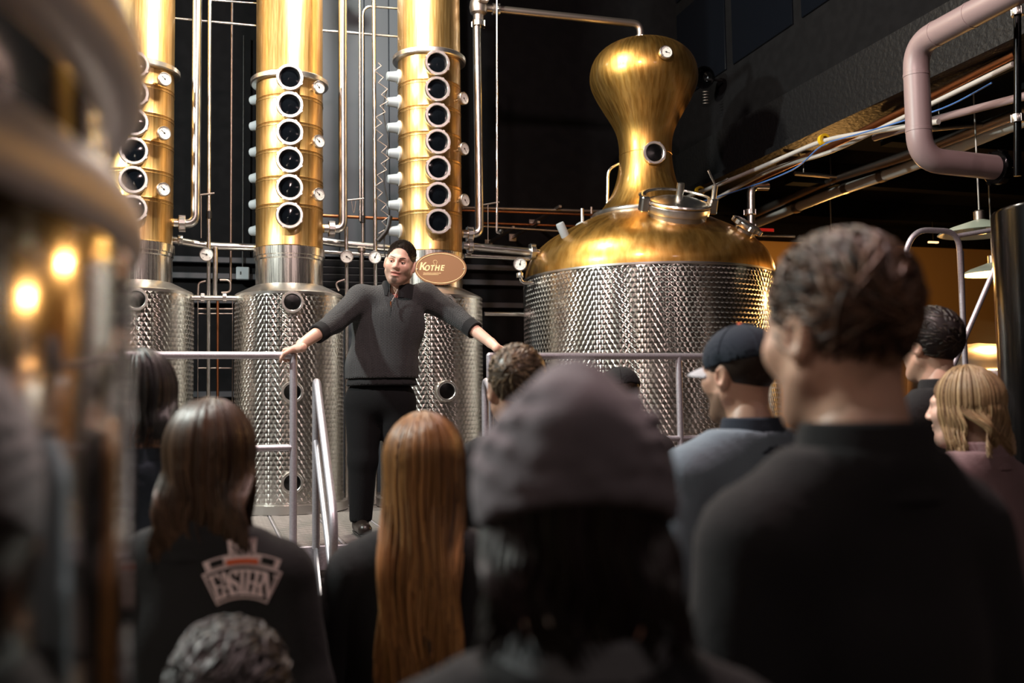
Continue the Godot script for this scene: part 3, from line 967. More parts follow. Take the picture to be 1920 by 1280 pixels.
func pipes_by_columns() -> void:
	var z := ROW + 0.02
	var zb := ROW - 0.25
	# thick downpipes that turn into the foot of each brass column
	var down := [[366, 412, 0], [643, 417, 1], [899, 425, 2]]
	var lab := ["thick steel downpipe bending into the column behind the near tank", "thick steel downpipe bending into the six-glass column", "thick steel downpipe bending into the seven-glass column"]
	for q in down:
		var top: float = -60.0 if q[2] < 2 else 42.0
		var cx: float = [258.0, 543.0, 806.0][q[2]]
		var X := PZ(cx, 300, ROW).x
		var px: float = q[0]
		var b := PZ(px, q[1], z)
		b.y = 2.98
		var a := Vector3(b.x, 6.2 if q[2] < 2 else PZ(px, top, z).y, z)
		var t := thing("downpipe", lab[q[2]], "pipe", b)
		obj("tube", off(MB.new().tube(bend([a, b, Vector3(X + 0.27, 2.98, z)], 0.13, 10), 0.036, -1, 20), b), M.pipe, t)
		ring_on(t, Vector3(X + 0.33, 2.98, z), Vector3.RIGHT, 0.062, 0.05)
	# vapour lines crossing between columns behind them
	var v := run([[300, 446, zb], [392, 461, zb], [480, 464, zb]], 0.033, M.pipe, "thick vapour pipe between the two columns left of the presenter", "vapour_pipe", 0.1)
	ring_on(v, PZ(338, 450, zb), Vector3.RIGHT, 0.04, 0.04)
	v = run([[600, 451, zb], [640, 457, zb], [760, 468, zb]], 0.033, M.pipe, "thick vapour pipe passing behind the presenter's head", "vapour_pipe", 0.1)
	run([[606, 472, zb + 0.03], [765, 482, zb + 0.03]], 0.016, M.pipe, "thin steel pipe under the vapour pipe behind the presenter", "steel_pipe")
	v = run([[868, 460, ROW], [1012, 474, ROW]], 0.034, M.pipe, "vapour pipe joining the seven-glass column to the pot still", "vapour_pipe")
	ring_on(v, PZ(881, 461, ROW), Vector3.RIGHT, 0.062, 0.04)
	ring_on(v, PZ(998, 472, ROW), Vector3.RIGHT, 0.066, 0.045)
	run([[872, 479, ROW - 0.05], [992, 485, ROW - 0.05]], 0.02, M.pipe, "thinner steel pipe under the vapour pipe to the pot still", "steel_pipe")
	# left gap: uprights
	var t := run([[393, -40, zb + 0.1], [391, 560, zb + 0.1], [390, 1000, zb + 0.1]], 0.0155, M.pipe, "slim steel upright with a gauge between the left columns", "steel_upright")
	gauge(t, PZ(387, 477, zb + 0.13) - t.position, cam.position - PZ(387, 477, zb), 0.054, -1.3)
	obj("valve_lever", off(MB.new().tube([PZ(370, 366, zb + 0.12), PZ(402, 362, zb + 0.12)], 0.008, -1, 8), t.position), M.dull_pipe, t)
	obj("valve_body", off(MB.new().lathe([Vector2(0.016, -0.03), Vector2(0.024, -0.03), Vector2(0.024, 0.03), Vector2(0.016, 0.03)], 14, at(PZ(392, 403, zb + 0.1))), t.position), M.black_plastic, t)
	obj("pull_rod", off(MB.new().tube([PZ(377, 366, zb + 0.12), PZ(377, 446, zb + 0.12)], 0.004, -1, 6), t.position), M.dull_pipe, t)
	run([[435, -40, zb - 0.2], [432, 545, zb - 0.2]], 0.0095, M.dull_pipe, "thin dull upright beside the six-glass column", "steel_upright")
	run([[404, 464, zb + 0.02], [403, 560, zb + 0.02]], 0.02, M.pipe, "short upright hanging from the vapour pipe between the left columns", "steel_upright")
	run([[325, 34, zb], [480, 48, zb]], 0.011, M.pipe, "thin level pipe high between the left columns", "steel_pipe")
	run([[395, 0, zb - 0.1], [482, 6, zb - 0.1]], 0.010, M.pipe, "highest thin level pipe between the left columns", "steel_pipe")
	var x := run([[356, 558, ROW + 0.08], [446, 559, ROW + 0.08]], 0.022, M.pipe, "clamped pipe linking the two left drums", "steel_pipe")
	ring_on(x, PZ(380, 558, ROW + 0.08), Vector3.RIGHT, 0.034, 0.03, "clamp")
	ring_on(x, PZ(421, 558, ROW + 0.08), Vector3.RIGHT, 0.034, 0.03, "clamp")
	run([[408, 556, zb], [408, 770, zb], [408, 1000, zb]], 0.011, M.copper_pipe, "copper tube dropping between the two left drums", "copper_pipe")
	run([[386, 527, zb], [372, 530, zb], [371, 556, zb]], 0.010, M.dull_pipe, "small hooked pipe above the left drum", "steel_pipe", 0.06)
	run([[412, 525, zb], [432, 525, zb], [432, 548, zb], [415, 549, zb]], 0.010, M.dull_pipe, "small looped pipe above the clamped link", "steel_pipe", 0.04)
	run([[371, 555, zb - 0.15], [370, 1000, zb - 0.15]], 0.005, M.dull_pipe, "thin rod beside the left drum", "steel_rod")
	run([[436, 560, zb - 0.15], [435, 1000, zb - 0.15]], 0.005, M.dull_pipe, "thin rod beside the six-glass drum", "steel_rod")
	run([[372, 579, zb - 0.1], [436, 579, zb - 0.1]], 0.008, M.dull_pipe, "upper short cross pipe between the left drums", "steel_pipe")
	run([[372, 588, zb - 0.1], [436, 588, zb - 0.1]], 0.006, M.dull_pipe, "lower short cross pipe between the left drums", "steel_pipe")
	run([[372, 690, zb - 0.1], [436, 690, zb - 0.1]], 0.006, M.dull_pipe, "short cross pipe low between the left drums", "steel_pipe")
	var jb := PZ(455, 512, -10.07)
	var j := thing("junction_box", "grey junction box on the black wall beside the six-glass column", "electrical box", jb)
	obj("case", MB.new().box(at(Vector3(0, 0, -0.02)), Vector3(0.125, 0.125, 0.05), 0.008), M.grey_plastic, j)
	obj("standoff", MB.new().box(at(Vector3(0, 0, -0.085)), Vector3(0.06, 0.06, 0.09), 0.004), M.black_plastic, j)
	obj("lid_screw", MB.new().box(at(Vector3(-0.02, 0.0, 0.007)), Vector3(0.012, 0.03, 0.006), 0.001), M.ink, j)
	obj("conduit", MB.new().tube([Vector3(0, 0.06, -0.02), Vector3(0, 2.4, -0.02)], 0.008, -1, 8), M.black_plastic, j)
	# middle gap: uprights, levers, gauges
	t = run([[649, 425, zb + 0.12], [650, 545, zb + 0.12], [650, 1000, zb + 0.12]], 0.0155, M.pipe, "slim upright with a gauge below the six-glass downpipe", "steel_upright")
	gauge(t, PZ(650, 481, zb + 0.16) - t.position, cam.position - PZ(650, 481, zb), 0.054, 2.1)
	t = run([[700, -40, zb + 0.12], [704, 545, zb + 0.12], [704, 1000, zb + 0.12]], 0.0165, M.pipe, "upright with a gauge beside the presenter's head", "steel_upright")
	gauge(t, PZ(703, 482, zb + 0.16) - t.position, cam.position - PZ(703, 482, zb), 0.054, 0.45)
	t = run([[674, -40, zb + 0.05], [675, 376, zb + 0.05], [675, 415, zb + 0.05]], 0.009, M.pipe, "thin upright with a lever valve between the middle columns", "steel_upright")
	obj("valve_lever", off(MB.new().tube([PZ(648, 376, zb + 0.1), PZ(682, 372, zb + 0.1)], 0.007, -1, 8), t.position), M.dull_pipe, t)
	var loop := []
	for k in 21:
		var a := PI * k / 20.0
		loop.append(PZ(659 + 8.0 * k / 20.0, 376, zb + 0.1) + Vector3(0, -0.10 * sin(a), 0))
	obj("pull_wire", off(MB.new().tube(loop, 0.003, -1, 6), t.position), M.dull_pipe, t)
	t = run([[745, 16, zb + 0.02], [680, 11, zb + 0.02], [680, 415, zb + 0.02], [680, 455, zb + 0.02]], 0.011, M.pipe, "thin pipe hooking down from the seven-glass column", "steel_pipe", 0.09)
	obj("valve_body", off(MB.new().lathe([Vector2(0.01, -0.03), Vector2(0.022, -0.03), Vector2(0.022, 0.03), Vector2(0.01, 0.03)], 14, at(PZ(680, 411, zb + 0.02))), t.position), M.black_plastic, t)
	t = run([[678, 466, zb + 0.03], [678, 545, zb + 0.03], [678, 1000, zb + 0.03]], 0.019, M.dull_pipe, "dull upright below the vapour pipe behind the presenter", "steel_upright")
	obj("pipe_cap", off(MB.new().lathe([Vector2(0.02, -0.015), Vector2(0.032, -0.015), Vector2(0.032, 0.015), Vector2(0.02, 0.015)], 16, at(PZ(678, 468, zb + 0.03))), t.position), M.dull_pipe, t)
	run([[600, 57, zb], [750, 69, zb]], 0.011, M.pipe, "thin level pipe high between the middle columns", "steel_pipe")
	run([[602, 404, zb - 0.2], [752, 411, zb - 0.2]], 0.014, M.copper_pipe, "copper pipe crossing the lit wall panel", "copper_pipe")
	t = run([[636, 545, zb + 0.1], [628, 530, zb + 0.1], [650, 523, zb + 0.1]], 0.010, M.dull_pipe, "small curved drain pipe above the six-glass drum", "steel_pipe", 0.06)
	# a black sleeve of bundled cable
	run([[731, 405, ROW + 0.05], [727, 430, ROW + 0.05], [708, 452, ROW + 0.05]], 0.022, M.black_plastic, "bundled black cable sleeve left of the seven-glass column", "cable_sleeve", 0.1, 8)
	# right of the tall column
	t = run([[932, -40, ROW + 0.1], [932, 382, ROW + 0.1], [931, 436, ROW + 0.1], [938, 437, ROW + 0.1]], 0.009, M.pipe, "thin control rod hanging right of the seven-glass column", "control_rod", 0.03)
	obj("lever", off(MB.new().tube([PZ(906, 384, ROW + 0.1), PZ(936, 379, ROW + 0.1)], 0.007, -1, 8), t.position), M.dull_pipe, t)
	obj("chain", off(MB.new().tube([PZ(915, 384, ROW + 0.1), PZ(915, 456, ROW + 0.1)], 0.0035, -1, 6), t.position), M.dull_pipe, t)
	obj("knob", off(MB.new().ball(PZ(939, 434, ROW + 0.1), Vector3(0.022, 0.022, 0.022), 14), t.position), M.black_plastic, t)

func pipes_by_pot() -> void:
	# head valve and lyne pipe to the onion head
	var z := ROW + 0.02
	var top := PZ(897, 14, z)
	var t := thing("stop_valve", "cast steel stop valve on top of the seven-glass downpipe", "valve", top)
	obj("body", MB.new().lathe([Vector2(0.03, -0.13), Vector2(0.045, -0.12), Vector2(0.045, -0.07), Vector2(0.07, -0.05), Vector2(0.078, 0.0), Vector2(0.07, 0.05), Vector2(0.05, 0.08), Vector2(0.05, 0.14), Vector2(0.03, 0.16), Vector2(0.03, 0.4)], 28), M.dull_pipe, t)
	obj("bonnet", MB.new().box(at(Vector3(0.02, 0.06, 0.07)), Vector3(0.09, 0.10, 0.05), 0.012), M.dull_pipe, t)
	for k in 4:
		obj("bolt", MB.new().ball(Vector3(-0.015 + (k % 2) * 0.07, 0.03 + (k / 2) * 0.06, 0.097), Vector3(0.012, 0.012, 0.012), 10), M.steel, t)
	obj("union", union_ring(Vector3(0, -0.145, 0), Vector3.UP, 0.056, 0.05), M.pipe, t)
	obj("side_outlet", MB.new().lathe([Vector2(0.05, 0.03), Vector2(0.035, 0.09), Vector2(0.035, 0.12), Vector2(0.05, 0.125), Vector2(0.05, 0.145), Vector2(0.028, 0.15)], 24, along(Vector3(0, 0.0, 0), Vector3.RIGHT)), M.dull_pipe, t)
	var head := Vector3(3.645, 4.785, ROW)
	var a := PZ(930, 17, z)
	var b := PZ(1190, 44, ROW)
	b.x = head.x - 0.02
	var l := thing("lyne_pipe", "long steel pipe running from the stop valve to the onion head", "pipe", head)
	obj("tube", off(MB.new().tube(bend([a, b, Vector3(b.x, head.y, ROW)], 0.1, 10), 0.032, -1, 18), head), M.dull_pipe, l)
	ring_on(l, Vector3(b.x, head.y + 0.035, ROW), Vector3.UP, 0.055, 0.03)
	ring_on(l, a + Vector3(0.02, 0, 0), Vector3.RIGHT, 0.045, 0.03)
	# level pipes on the black wall behind
	run([[866, 389, -9.4], [1160, 397, -9.4]], 0.017, M.dull_pipe, "upper of two level pipes behind the pot still", "steel_pipe")
	run([[866, 394, -9.35], [1150, 404, -9.35]], 0.013, M.copper_pipe, "lower of two level pipes behind the pot still", "steel_pipe")
	run([[905, 418, -9.5], [1110, 425, -9.5]], 0.014, M.copper_pipe, "copper pipe behind the pressure gauge by the pot still", "copper_pipe")
	run([[905, 424, -9.3], [1090, 436, -9.3]], 0.012, M.dull_pipe, "thin slanting pipe behind the inspection lamp of the pot still", "steel_pipe")
	var v := run([[1109, 388, -9.385], [1109, 440, -9.385]], 0.014, M.dull_pipe, "short valve stub behind the pot still dome", "steel_pipe")
	for q in [[1040, 393], [1000, 422], [960, 428]]:
		var p := PZ(q[0], q[1], -9.3 if q[1] == 428 else -9.45)
		var k := thing("pipe_bracket", ["wall bracket carrying the two level pipes behind the pot still", "wall bracket carrying the copper pipe behind the pot still", "wall bracket carrying the slanting pipe behind the pot still"][[393, 422, 428].find(q[1])], "bracket", Vector3(p.x, p.y, -10.2))
		obj("arm", MB.new().box(at(Vector3(0, 0, 0.46)), Vector3(0.03, 0.03, 0.93 + (0.06 if q[1] == 428 else 0.0)), 0.004), M.dull_pipe, k)
		obj("wall_plate", MB.new().box(at(Vector3(0, 0, 0.01)), Vector3(0.08, 0.08, 0.015), 0.003), M.dull_pipe, k)
	# bent tube into the neck
	var nb := run([[1170, 302, ROW - 0.1], [1140, 318, ROW - 0.1], [1138, 415, ROW - 0.1]], 0.014, M.pipe, "bent thin pipe from the neck to the dome of the pot still", "steel_pipe", 0.06)
	# pressure gauge on a swan neck
	var s := run([[975, 512, ROW + 0.15], [977, 530, ROW + 0.15], [1000, 531, ROW + 0.15]], 0.014, M.pipe, "swan-neck pipe with a pressure gauge left of the steel drum", "gauge_pipe", 0.06)
	ring_on(s, PZ(975, 516, ROW + 0.15), Vector3.UP, 0.026, 0.04)
	gauge(s, PZ(975, 495, ROW + 0.13) - s.position, cam.position - PZ(975, 495, ROW), 0.056, 0.2)
	# glassy pipe lower left of the drum
	run([[908, 588, ROW - 0.3], [992, 590, ROW - 0.3], [1002, 640, ROW - 0.3]], 0.02, M.pipe, "pipe elbow low between the seven-glass drum and the pot still", "steel_pipe", 0.08)
	# riser right of the dome with a red lever
	var r := run([[1408, 480, ROW - 0.2], [1408, 349, ROW - 0.2], [1440, 350, ROW - 0.2]], 0.036, M.pipe, "thick riser with a red lever right of the copper dome", "steel_riser", 0.08, 18)
	for y in [398, 425, 452]:
		ring_on(r, PZ(1406, y, ROW - 0.2), Vector3.UP, 0.052, 0.05)
	obj("valve_body", off(MB.new().lathe([Vector2(0.04, -0.05), Vector2(0.06, -0.03), Vector2(0.06, 0.03), Vector2(0.04, 0.05)], 20, at(PZ(1405, 430, ROW - 0.2))), r.position), M.steel, r)
	obj("red_lever", off(MB.new().box(at(PZ(1436, 431, ROW - 0.13)), Vector3(0.17, 0.03, 0.014), 0.005), r.position), M.red_handle, r)
	obj("lever_bolt", off(MB.new().ball(PZ(1417, 431, ROW - 0.12), Vector3(0.02, 0.02, 0.02), 12), r.position), M.steel, r)
	run([[1425, 441, ROW - 0.25], [1490, 443, ROW - 0.25]], 0.012, M.pipe, "thin level pipe behind the red lever", "steel_pipe")

func runx(pts: Array, r: float, m: Material, label: String, called: String, bendr := 0.12, sides := 12) -> Node3D:
	var w := []
	for q in pts:
		w.append(PX(q[0], q[1], q[2]))
	return run3(w, r, m, label, called, bendr, sides)

func overhead() -> void:
	# white conduits and blue cable slung under the bulkhead beam
	var c := runx([[1262, 380, 4.85], [1400, 325, 4.85], [1545, 262, 4.85], [1620, 249, 4.85], [1760, 228, 4.85]], 0.02, M.white_pipe, "white conduit with yellow clips along the bulkhead beam", "white_conduit", 0.3)
	for q in [[1545, 262], [1312, 358]]:
		obj("yellow_clip", off(MB.new().lathe([Vector2(0.028, -0.02), Vector2(0.05, -0.02), Vector2(0.05, 0.02), Vector2(0.028, 0.02)], 20, along(PX(q[0], q[1], 4.85), Vector3(0, 0.0, 1))), c.position), M.yellow, c)
	runx([[1300, 395, 4.95], [1450, 315, 4.95], [1560, 285, 4.95], [1690, 222, 4.95], [1900, 120, 4.95]], 0.018, M.white_pipe, "second white conduit below the bulkhead beam", "white_conduit", 0.3)
	runx([[1290, 385, 4.8], [1360, 365, 4.8], [1450, 335, 4.8], [1500, 312, 4.8], [1540, 270, 4.8], [1640, 243, 4.8], [1780, 200, 4.8], [1860, 155, 4.8]], 0.006, M.blue_wire, "blue cable drooping along the white conduits", "blue_cable", 0.3, 6)
	runx([[1400, 345, 5.1], [1600, 255, 5.1], [1905, 100, 5.1]], 0.03, M.copper_pipe, "brown copper line under the bulkhead edge", "copper_pipe", 0.2)
	# two fat insulated pipes further in
	var f := runx([[1405, 405, 5.8], [1560, 335, 5.8], [1700, 292, 5.8], [1930, 205, 5.8]], 0.045, M.dull_pipe, "upper fat steel pipe along the low side-room ceiling", "ceiling_pipe", 0.3, 16)
	f = runx([[1415, 420, 5.9], [1560, 362, 5.9], [1700, 315, 5.9], [1930, 222, 5.9]], 0.05, M.white_pipe, "lower fat white pipe along the low side-room ceiling", "ceiling_pipe", 0.3, 16)
	for q in [[1495, 389], [1588, 352], [1655, 330]]:
		obj("sleeve", off(MB.new().lathe([Vector2(0.04, -0.04), Vector2(0.056, -0.04), Vector2(0.056, 0.04), Vector2(0.04, 0.04)], 16, along(PX(q[0], q[1], 5.9), Vector3.BACK)), f.position), M.dull_pipe, f)
	runx([[1640, 258, 5.3], [1760, 222, 5.3], [1930, 178, 5.3]], 0.03, M.duct, "pinkish pipe passing behind the bent duct", "steel_pipe", 0.2)
	# hangers of unistrut
	for q in [[1490, 325, 1575, 332, 5.3], [1740, 243, 1850, 232, 5.3]]:
		var a := PX(q[0], q[1], q[4])
		var b := PX(q[2], q[3], q[4] + 0.5)
		var s := thing("pipe_hanger", "slotted channel hanger under the second white conduit" if q[0] < 1600 else "slotted channel hanger beside the bent mauve duct", "hanger", (a + b) / 2, "pipe hangers")
		obj("channel", off(MB.new().tube([a, b], 0.02, -1, 4), s.position), M.dull_pipe, s)
		for p in [a.lerp(b, 0.2), a.lerp(b, 0.8)]:
			obj("hanger_rod", off(MB.new().tube([p, Vector3(p.x, 3.92, p.z)], 0.006, -1, 6), s.position), M.dull_pipe, s)
	# the bent mauve duct
	var w := []
	w.append(PX(1945, -38, 4.3))
	w.append(PX(1716, 84, 4.3))
	var low := PX(1722, 300, 4.3)
	low.x = w[1].x; low.z = w[1].z
	w.append(low)
	w.append(low + Vector3(0.62, -0.02, 0.0))
	var d := thing("bent_duct", "fat mauve painted pipe bent twice in front of the bulkhead", "pipe", low)
	obj("tube", off(MB.new().tube(bend(w, 0.17, 12), 0.08, -1, 28), low), M.duct, d)
	for p in [[w[1] + Vector3(0, -0.20, 0), Vector3.UP], [low + Vector3(0, 0.19, 0), Vector3.UP], [w[1] + (w[0] - w[1]).normalized() * 0.2, w[0] - w[1]], [w[1] + (w[0] - w[1]).normalized() * 0.5, w[0] - w[1]]]:
		obj("joint_band", off(MB.new().lathe([Vector2(0.079, -0.012), Vector2(0.0825, -0.01), Vector2(0.0825, 0.01), Vector2(0.079, 0.012)], 28, along(p[0], p[1])), low), M.duct, d)
	obj("flange", off(union_ring(low + Vector3(0.6, -0.02, 0), Vector3.RIGHT, 0.11, 0.05), low), M.black_steel, d)
	# the black riser pipe at the right edge
	var r := runx([[1908, -20, 4.6], [1908, 330, 4.6]], 0.022, M.black_steel, "slim black riser pipe at the bulkhead beside the bent duct", "steel_riser")
	for y in [22, 222]:
		ring_on(r, PX(1908, y, 4.6), Vector3.UP, 0.036, 0.05, "coupling")
	# flood lamp on the bulkhead wall
	var p := PX(1350, 150, 4.98)
	var h := thing("flood_lamp", "small unlit caged lamp on the bulkhead wall right of the onion head", "lamp", p)
	obj("reflector", MB.new().lathe([Vector2(0.03, -0.12), Vector2(0.07, -0.06), Vector2(0.11, 0.05), Vector2(0.115, 0.06), Vector2(0.1, 0.05), Vector2(0.05, -0.05), Vector2(0.0, -0.06)], 24, along(Vector3(-0.16, 0.02, 0), Vector3(-0.7, -0.35, 0.6))), M.black_steel, h)
	for k in 5:
		obj("cage_ring", MB.new().tube([Vector3(-0.14, -0.14 - k * 0.03, 0.02), Vector3(-0.18, -0.15 - k * 0.03, 0.05), Vector3(-0.2, -0.14 - k * 0.03, 0.0)], 0.004, -1, 5), M.dull_pipe, h)
	obj("arm", MB.new().tube([Vector3(0.02, 0.0, 0), Vector3(-0.16, 0.0, -0.02)], 0.014, -1, 8), M.black_plastic, h)

func pendant(p: Vector3, lit: float, label: String, r := 0.17) -> void:
	var t := thing("pendant_lamp", label, "lamp", p)
	obj("shade", MB.new().lathe([Vector2(r, 0.0), Vector2(r + 0.004, 0.004), Vector2(r * 0.72, 0.05), Vector2(r * 0.3, 0.09), Vector2(0.045, 0.105), Vector2(0.045, 0.0), Vector2(0.03, 0.0), Vector2(0.03, 0.10), Vector2(r * 0.28, 0.082), Vector2(r * 0.7, 0.043), Vector2(r - 0.006, 0.0)], 32), M.shade, t)
	obj("socket", MB.new().lathe([Vector2(0.04, 0.10), Vector2(0.04, 0.17), Vector2(0.03, 0.18), Vector2(0.0, 0.18)], 16), M.dull_pipe, t)
	obj("cord", MB.new().tube([Vector3(0, 0.17, 0), Vector3(0, 3.9 - p.y, 0)], 0.006, -1, 8), M.white_pipe, t)
	if lit > 0.0:
		obj("diffuser", MB.new().lathe([Vector2(0.0, 0.004), Vector2(r - 0.012, 0.006), Vector2(r - 0.012, 0.010), Vector2(0.0, 0.011)], 28), glow(Color(1.0, 0.93, 0.84), 1.4), t)
	obj("bulb", MB.new().ball(Vector3(0, 0.04, 0), Vector3(0.028, 0.028, 0.028), 16), M.shade, t)
	if lit > 0.0:
		var l := OmniLight3D.new()
		l.name = "light"
		l.light_color = Color(1.0, 0.74, 0.42)
		l.light_energy = 1.7 * lit
		l.light_size = 0.05
		l.omni_range = 20.0
		l.omni_attenuation = 2.0
		l.shadow_enabled = true
		l.position = Vector3(0, -0.07, 0)
		t.add_child(l)

func side_room() -> void:
	var B := func(lo: Vector3, hi: Vector3) -> MB:
		return MB.new().box(at((lo + hi) * 0.5), hi - lo, 0.0001)
	struct("wall_side_room_back", B.call(Vector3(5.6, 0, -12.2), Vector3(13, 3.92, -12.0)), M.warm_wall)
	struct("wall_side_room_end", B.call(Vector3(5.7, 0, -12.2), Vector3(5.9, 3.92, -10.2)), M.black_wall)
	struct("ceiling_side_room", B.call(Vector3(5.3, 3.92, -12.2), Vector3(13, 4.1, 5)), M.ceiling)
	for i in 5:
		struct("trim_%d" % (4 + i), B.call(Vector3(5.4, 3.70, -11.6 + i * 1.5), Vector3(12.9, 3.92, -11.45 + i * 1.5)), M.black_wall)
	pendant(PD(1838, 438, 7.6), 0.0, "enamel pendant lamp with a pale conical shade beside the black tank", 0.30)
	pendant(PD(1862, 514, 9.2), 1.0, "lit pendant lamp glowing below the side-room ceiling", 0.28)
	pendant(PD(1560, 470, 11.2), 1.2, "lit pendant lamp hidden behind the wavy-haired man", 0.2)
	var s := thing("strip_light", "short warm strip light far back in the side room", "lamp", PD(1750, 454, 12.0))
	obj("tube_light", MB.new().box(at(Vector3.ZERO), Vector3(0.14, 0.02, 0.03), 0.004), glow(Color(1.0, 0.82, 0.6), 1.6), s)
	obj("hanger", MB.new().tube([Vector3(0, 0, 0), Vector3(0, 0.9, 0)], 0.006, -1, 6), M.black_plastic, s)
	# rolling ladder with hooped handrails
	var w := []
	var base := PD(1760, 1000, 6.2)
	var L := thing("rolling_ladder", "grey tubular rolling ladder behind the blonde woman", "ladder", Vector3(base.x, 0, base.z))
	var q := func(x: float, y: float, d: float) -> Vector3:
		return PD(x, y, d) - L.position
	obj("hoop_rail", MB.new().tube(bend([q.call(1690, 500, 6.2), q.call(1712, 430, 6.2), q.call(1798, 434, 6.3), q.call(1810, 690, 6.3), q.call(1816, 900, 6.3)], 0.12, 8), 0.018, -1, 14), M.galv, L)
	var foot := PD(1816, 900, 6.3)
	obj("leg", MB.new().tube([q.call(1816, 900, 6.3), Vector3(foot.x, 0, foot.z) - L.position], 0.018, -1, 12), M.galv, L)
	obj("back_post", MB.new().tube([q.call(1803, 470, 6.36), q.call(1810, 690, 6.36)], 0.014, -1, 10), M.galv, L)
	obj("side_rail", MB.new().tube([q.call(1876, 478, 6.1), q.call(1738, 800, 6.0)], 0.017, -1, 14), M.galv, L)
	obj("side_rail", MB.new().tube([q.call(1760, 715, 5.9), q.call(1716, 806, 5.8)], 0.017, -1, 14), M.galv, L)
	obj("top_bar", MB.new().tube([q.call(1796, 442, 6.3), q.call(1900, 424, 6.3)], 0.015, -1, 12), M.galv, L)
	for k in 3:
		var a: Vector3 = q.call(1752 - k * 26, 770 + k * 60, 5.95)
		obj("tread", MB.new().box(at(a + Vector3(0.2, 0, 0)), Vector3(0.5, 0.03, 0.16), 0.006), M.tread, L)
	for sx in [q.call(1738, 800, 6.0), q.call(1716, 806, 5.8)]:
		var g: Vector3 = sx
		obj("leg", MB.new().tube([g, Vector3(g.x - 0.35, 0, g.z + 0.1)], 0.022, -1, 12), M.galv, L)
	# hose reel hung on the warm wall
	var hp := PZ(1748, 730, -11.95)
	var h := thing("coiled_hose", "coiled dark hose hanging on the warm wall of the side room", "hose", hp)
	for k in 3:
		var c := []
		for j in 33:
			var a := TAU * j / 32
			c.append(Vector3(cos(a) * (0.10 + 0.012 * k), sin(a) * (0.22 + 0.02 * k), 0.03 + 0.02 * k))
		obj("coil", MB.new().tube(c, 0.012, -1, 8, false), M.copper_pipe, h)
	obj("hook", MB.new().tube([Vector3(0, 0.22, -0.04), Vector3(0, 0.22, 0.09)], 0.012, -1, 8), M.black_plastic, h)
	# a pale tank standing in the side room
	var tp := PD(1850, 1000, 9.0)
	var k := thing("pale_tank", "round-shouldered steel tank in the warm side room behind the ladder", "tank", Vector3(tp.x, 0, tp.z))
	obj("shell", MB.new().lathe(smooth_profile([Vector2(0.62, 0.15), Vector2(0.62, 1.6), Vector2(0.56, 1.82), Vector2(0.35, 2.0), Vector2(0.0, 2.06)], 4), 64), M.steel, k)
	for j in 3:
		var a := TAU * j / 3
		obj("leg", MB.new().tube([Vector3(sin(a) * 0.5, 0, cos(a) * 0.5), Vector3(sin(a) * 0.5, 0.2, cos(a) * 0.5)], 0.03, -1, 10), M.galv, k)


# ================================================================ people
# Distance fields meshed as surface nets. A piece is a tapered capsule ("c": a, b, ra, rb), an ellipsoid ("e": a = centre, r = radii, q = turn)
# or a half space to cut away ("p": a = point, b = normal of the side removed); k blends it with what is there, cut removes it.
func cap(a: Vector3, b: Vector3, ra: float, rb: float, k := 0.02, cut := false) -> Dictionary:
	return {"t": 0, "a": a, "b": b, "ra": ra, "rb": rb, "k": k, "cut": cut}
func ell(a: Vector3, r: Vector3, k := 0.02, q := Basis.IDENTITY, cut := false) -> Dictionary:
	return {"t": 1, "a": a, "r": r, "k": k, "q": q, "cut": cut}
func half(a: Vector3, n: Vector3, k := 0.004) -> Dictionary:
	return {"t": 2, "a": a, "b": n.normalized(), "k": k, "cut": true}
func fatter(ps: Array, d: float) -> Array:
	var o := []
	for p in ps:
		var q: Dictionary = p.duplicate()
		if q.t == 0:
			q.ra += d; q.rb += d
		elif q.t == 1:
			q.r += Vector3(d, d, d)
		o.append(q)
	return o
func dist(p: Dictionary, x: Vector3) -> float:
	if p.t == 0:
		var ba: Vector3 = p.b - p.a
		var pa: Vector3 = x - p.a
		var h := clampf(pa.dot(ba) / maxf(ba.length_squared(), 1e-9), 0.0, 1.0)
		return (pa - ba * h).length() - lerpf(p.ra, p.rb, h)
	if p.t == 1:
		var l: Vector3 = (x - p.a) * p.q     # the transposed turn
		var u: Vector3 = l / p.r
		var w: Vector3 = u / p.r
		var k0 := u.length()
		return k0 * (k0 - 1.0) / maxf(w.length(), 1e-6)
	return (p.a - x).dot(p.b)
func field_at(ps: Array, x: Vector3) -> float:
	var f := 1.0
	for p in ps:
		f = joined(f, dist(p, x), p.k, p.cut)
	return f
func joined(f: float, d: float, k: float, cut: bool) -> float:
	if cut:
		var e := -d
		var h2 := maxf(k - absf(f - e), 0.0) / maxf(k, 1e-5)
		return maxf(f, e) + h2 * h2 * k * 0.25
	var h := maxf(k - absf(f - d), 0.0) / maxf(k, 1e-5)
	return minf(f, d) - h * h * k * 0.25
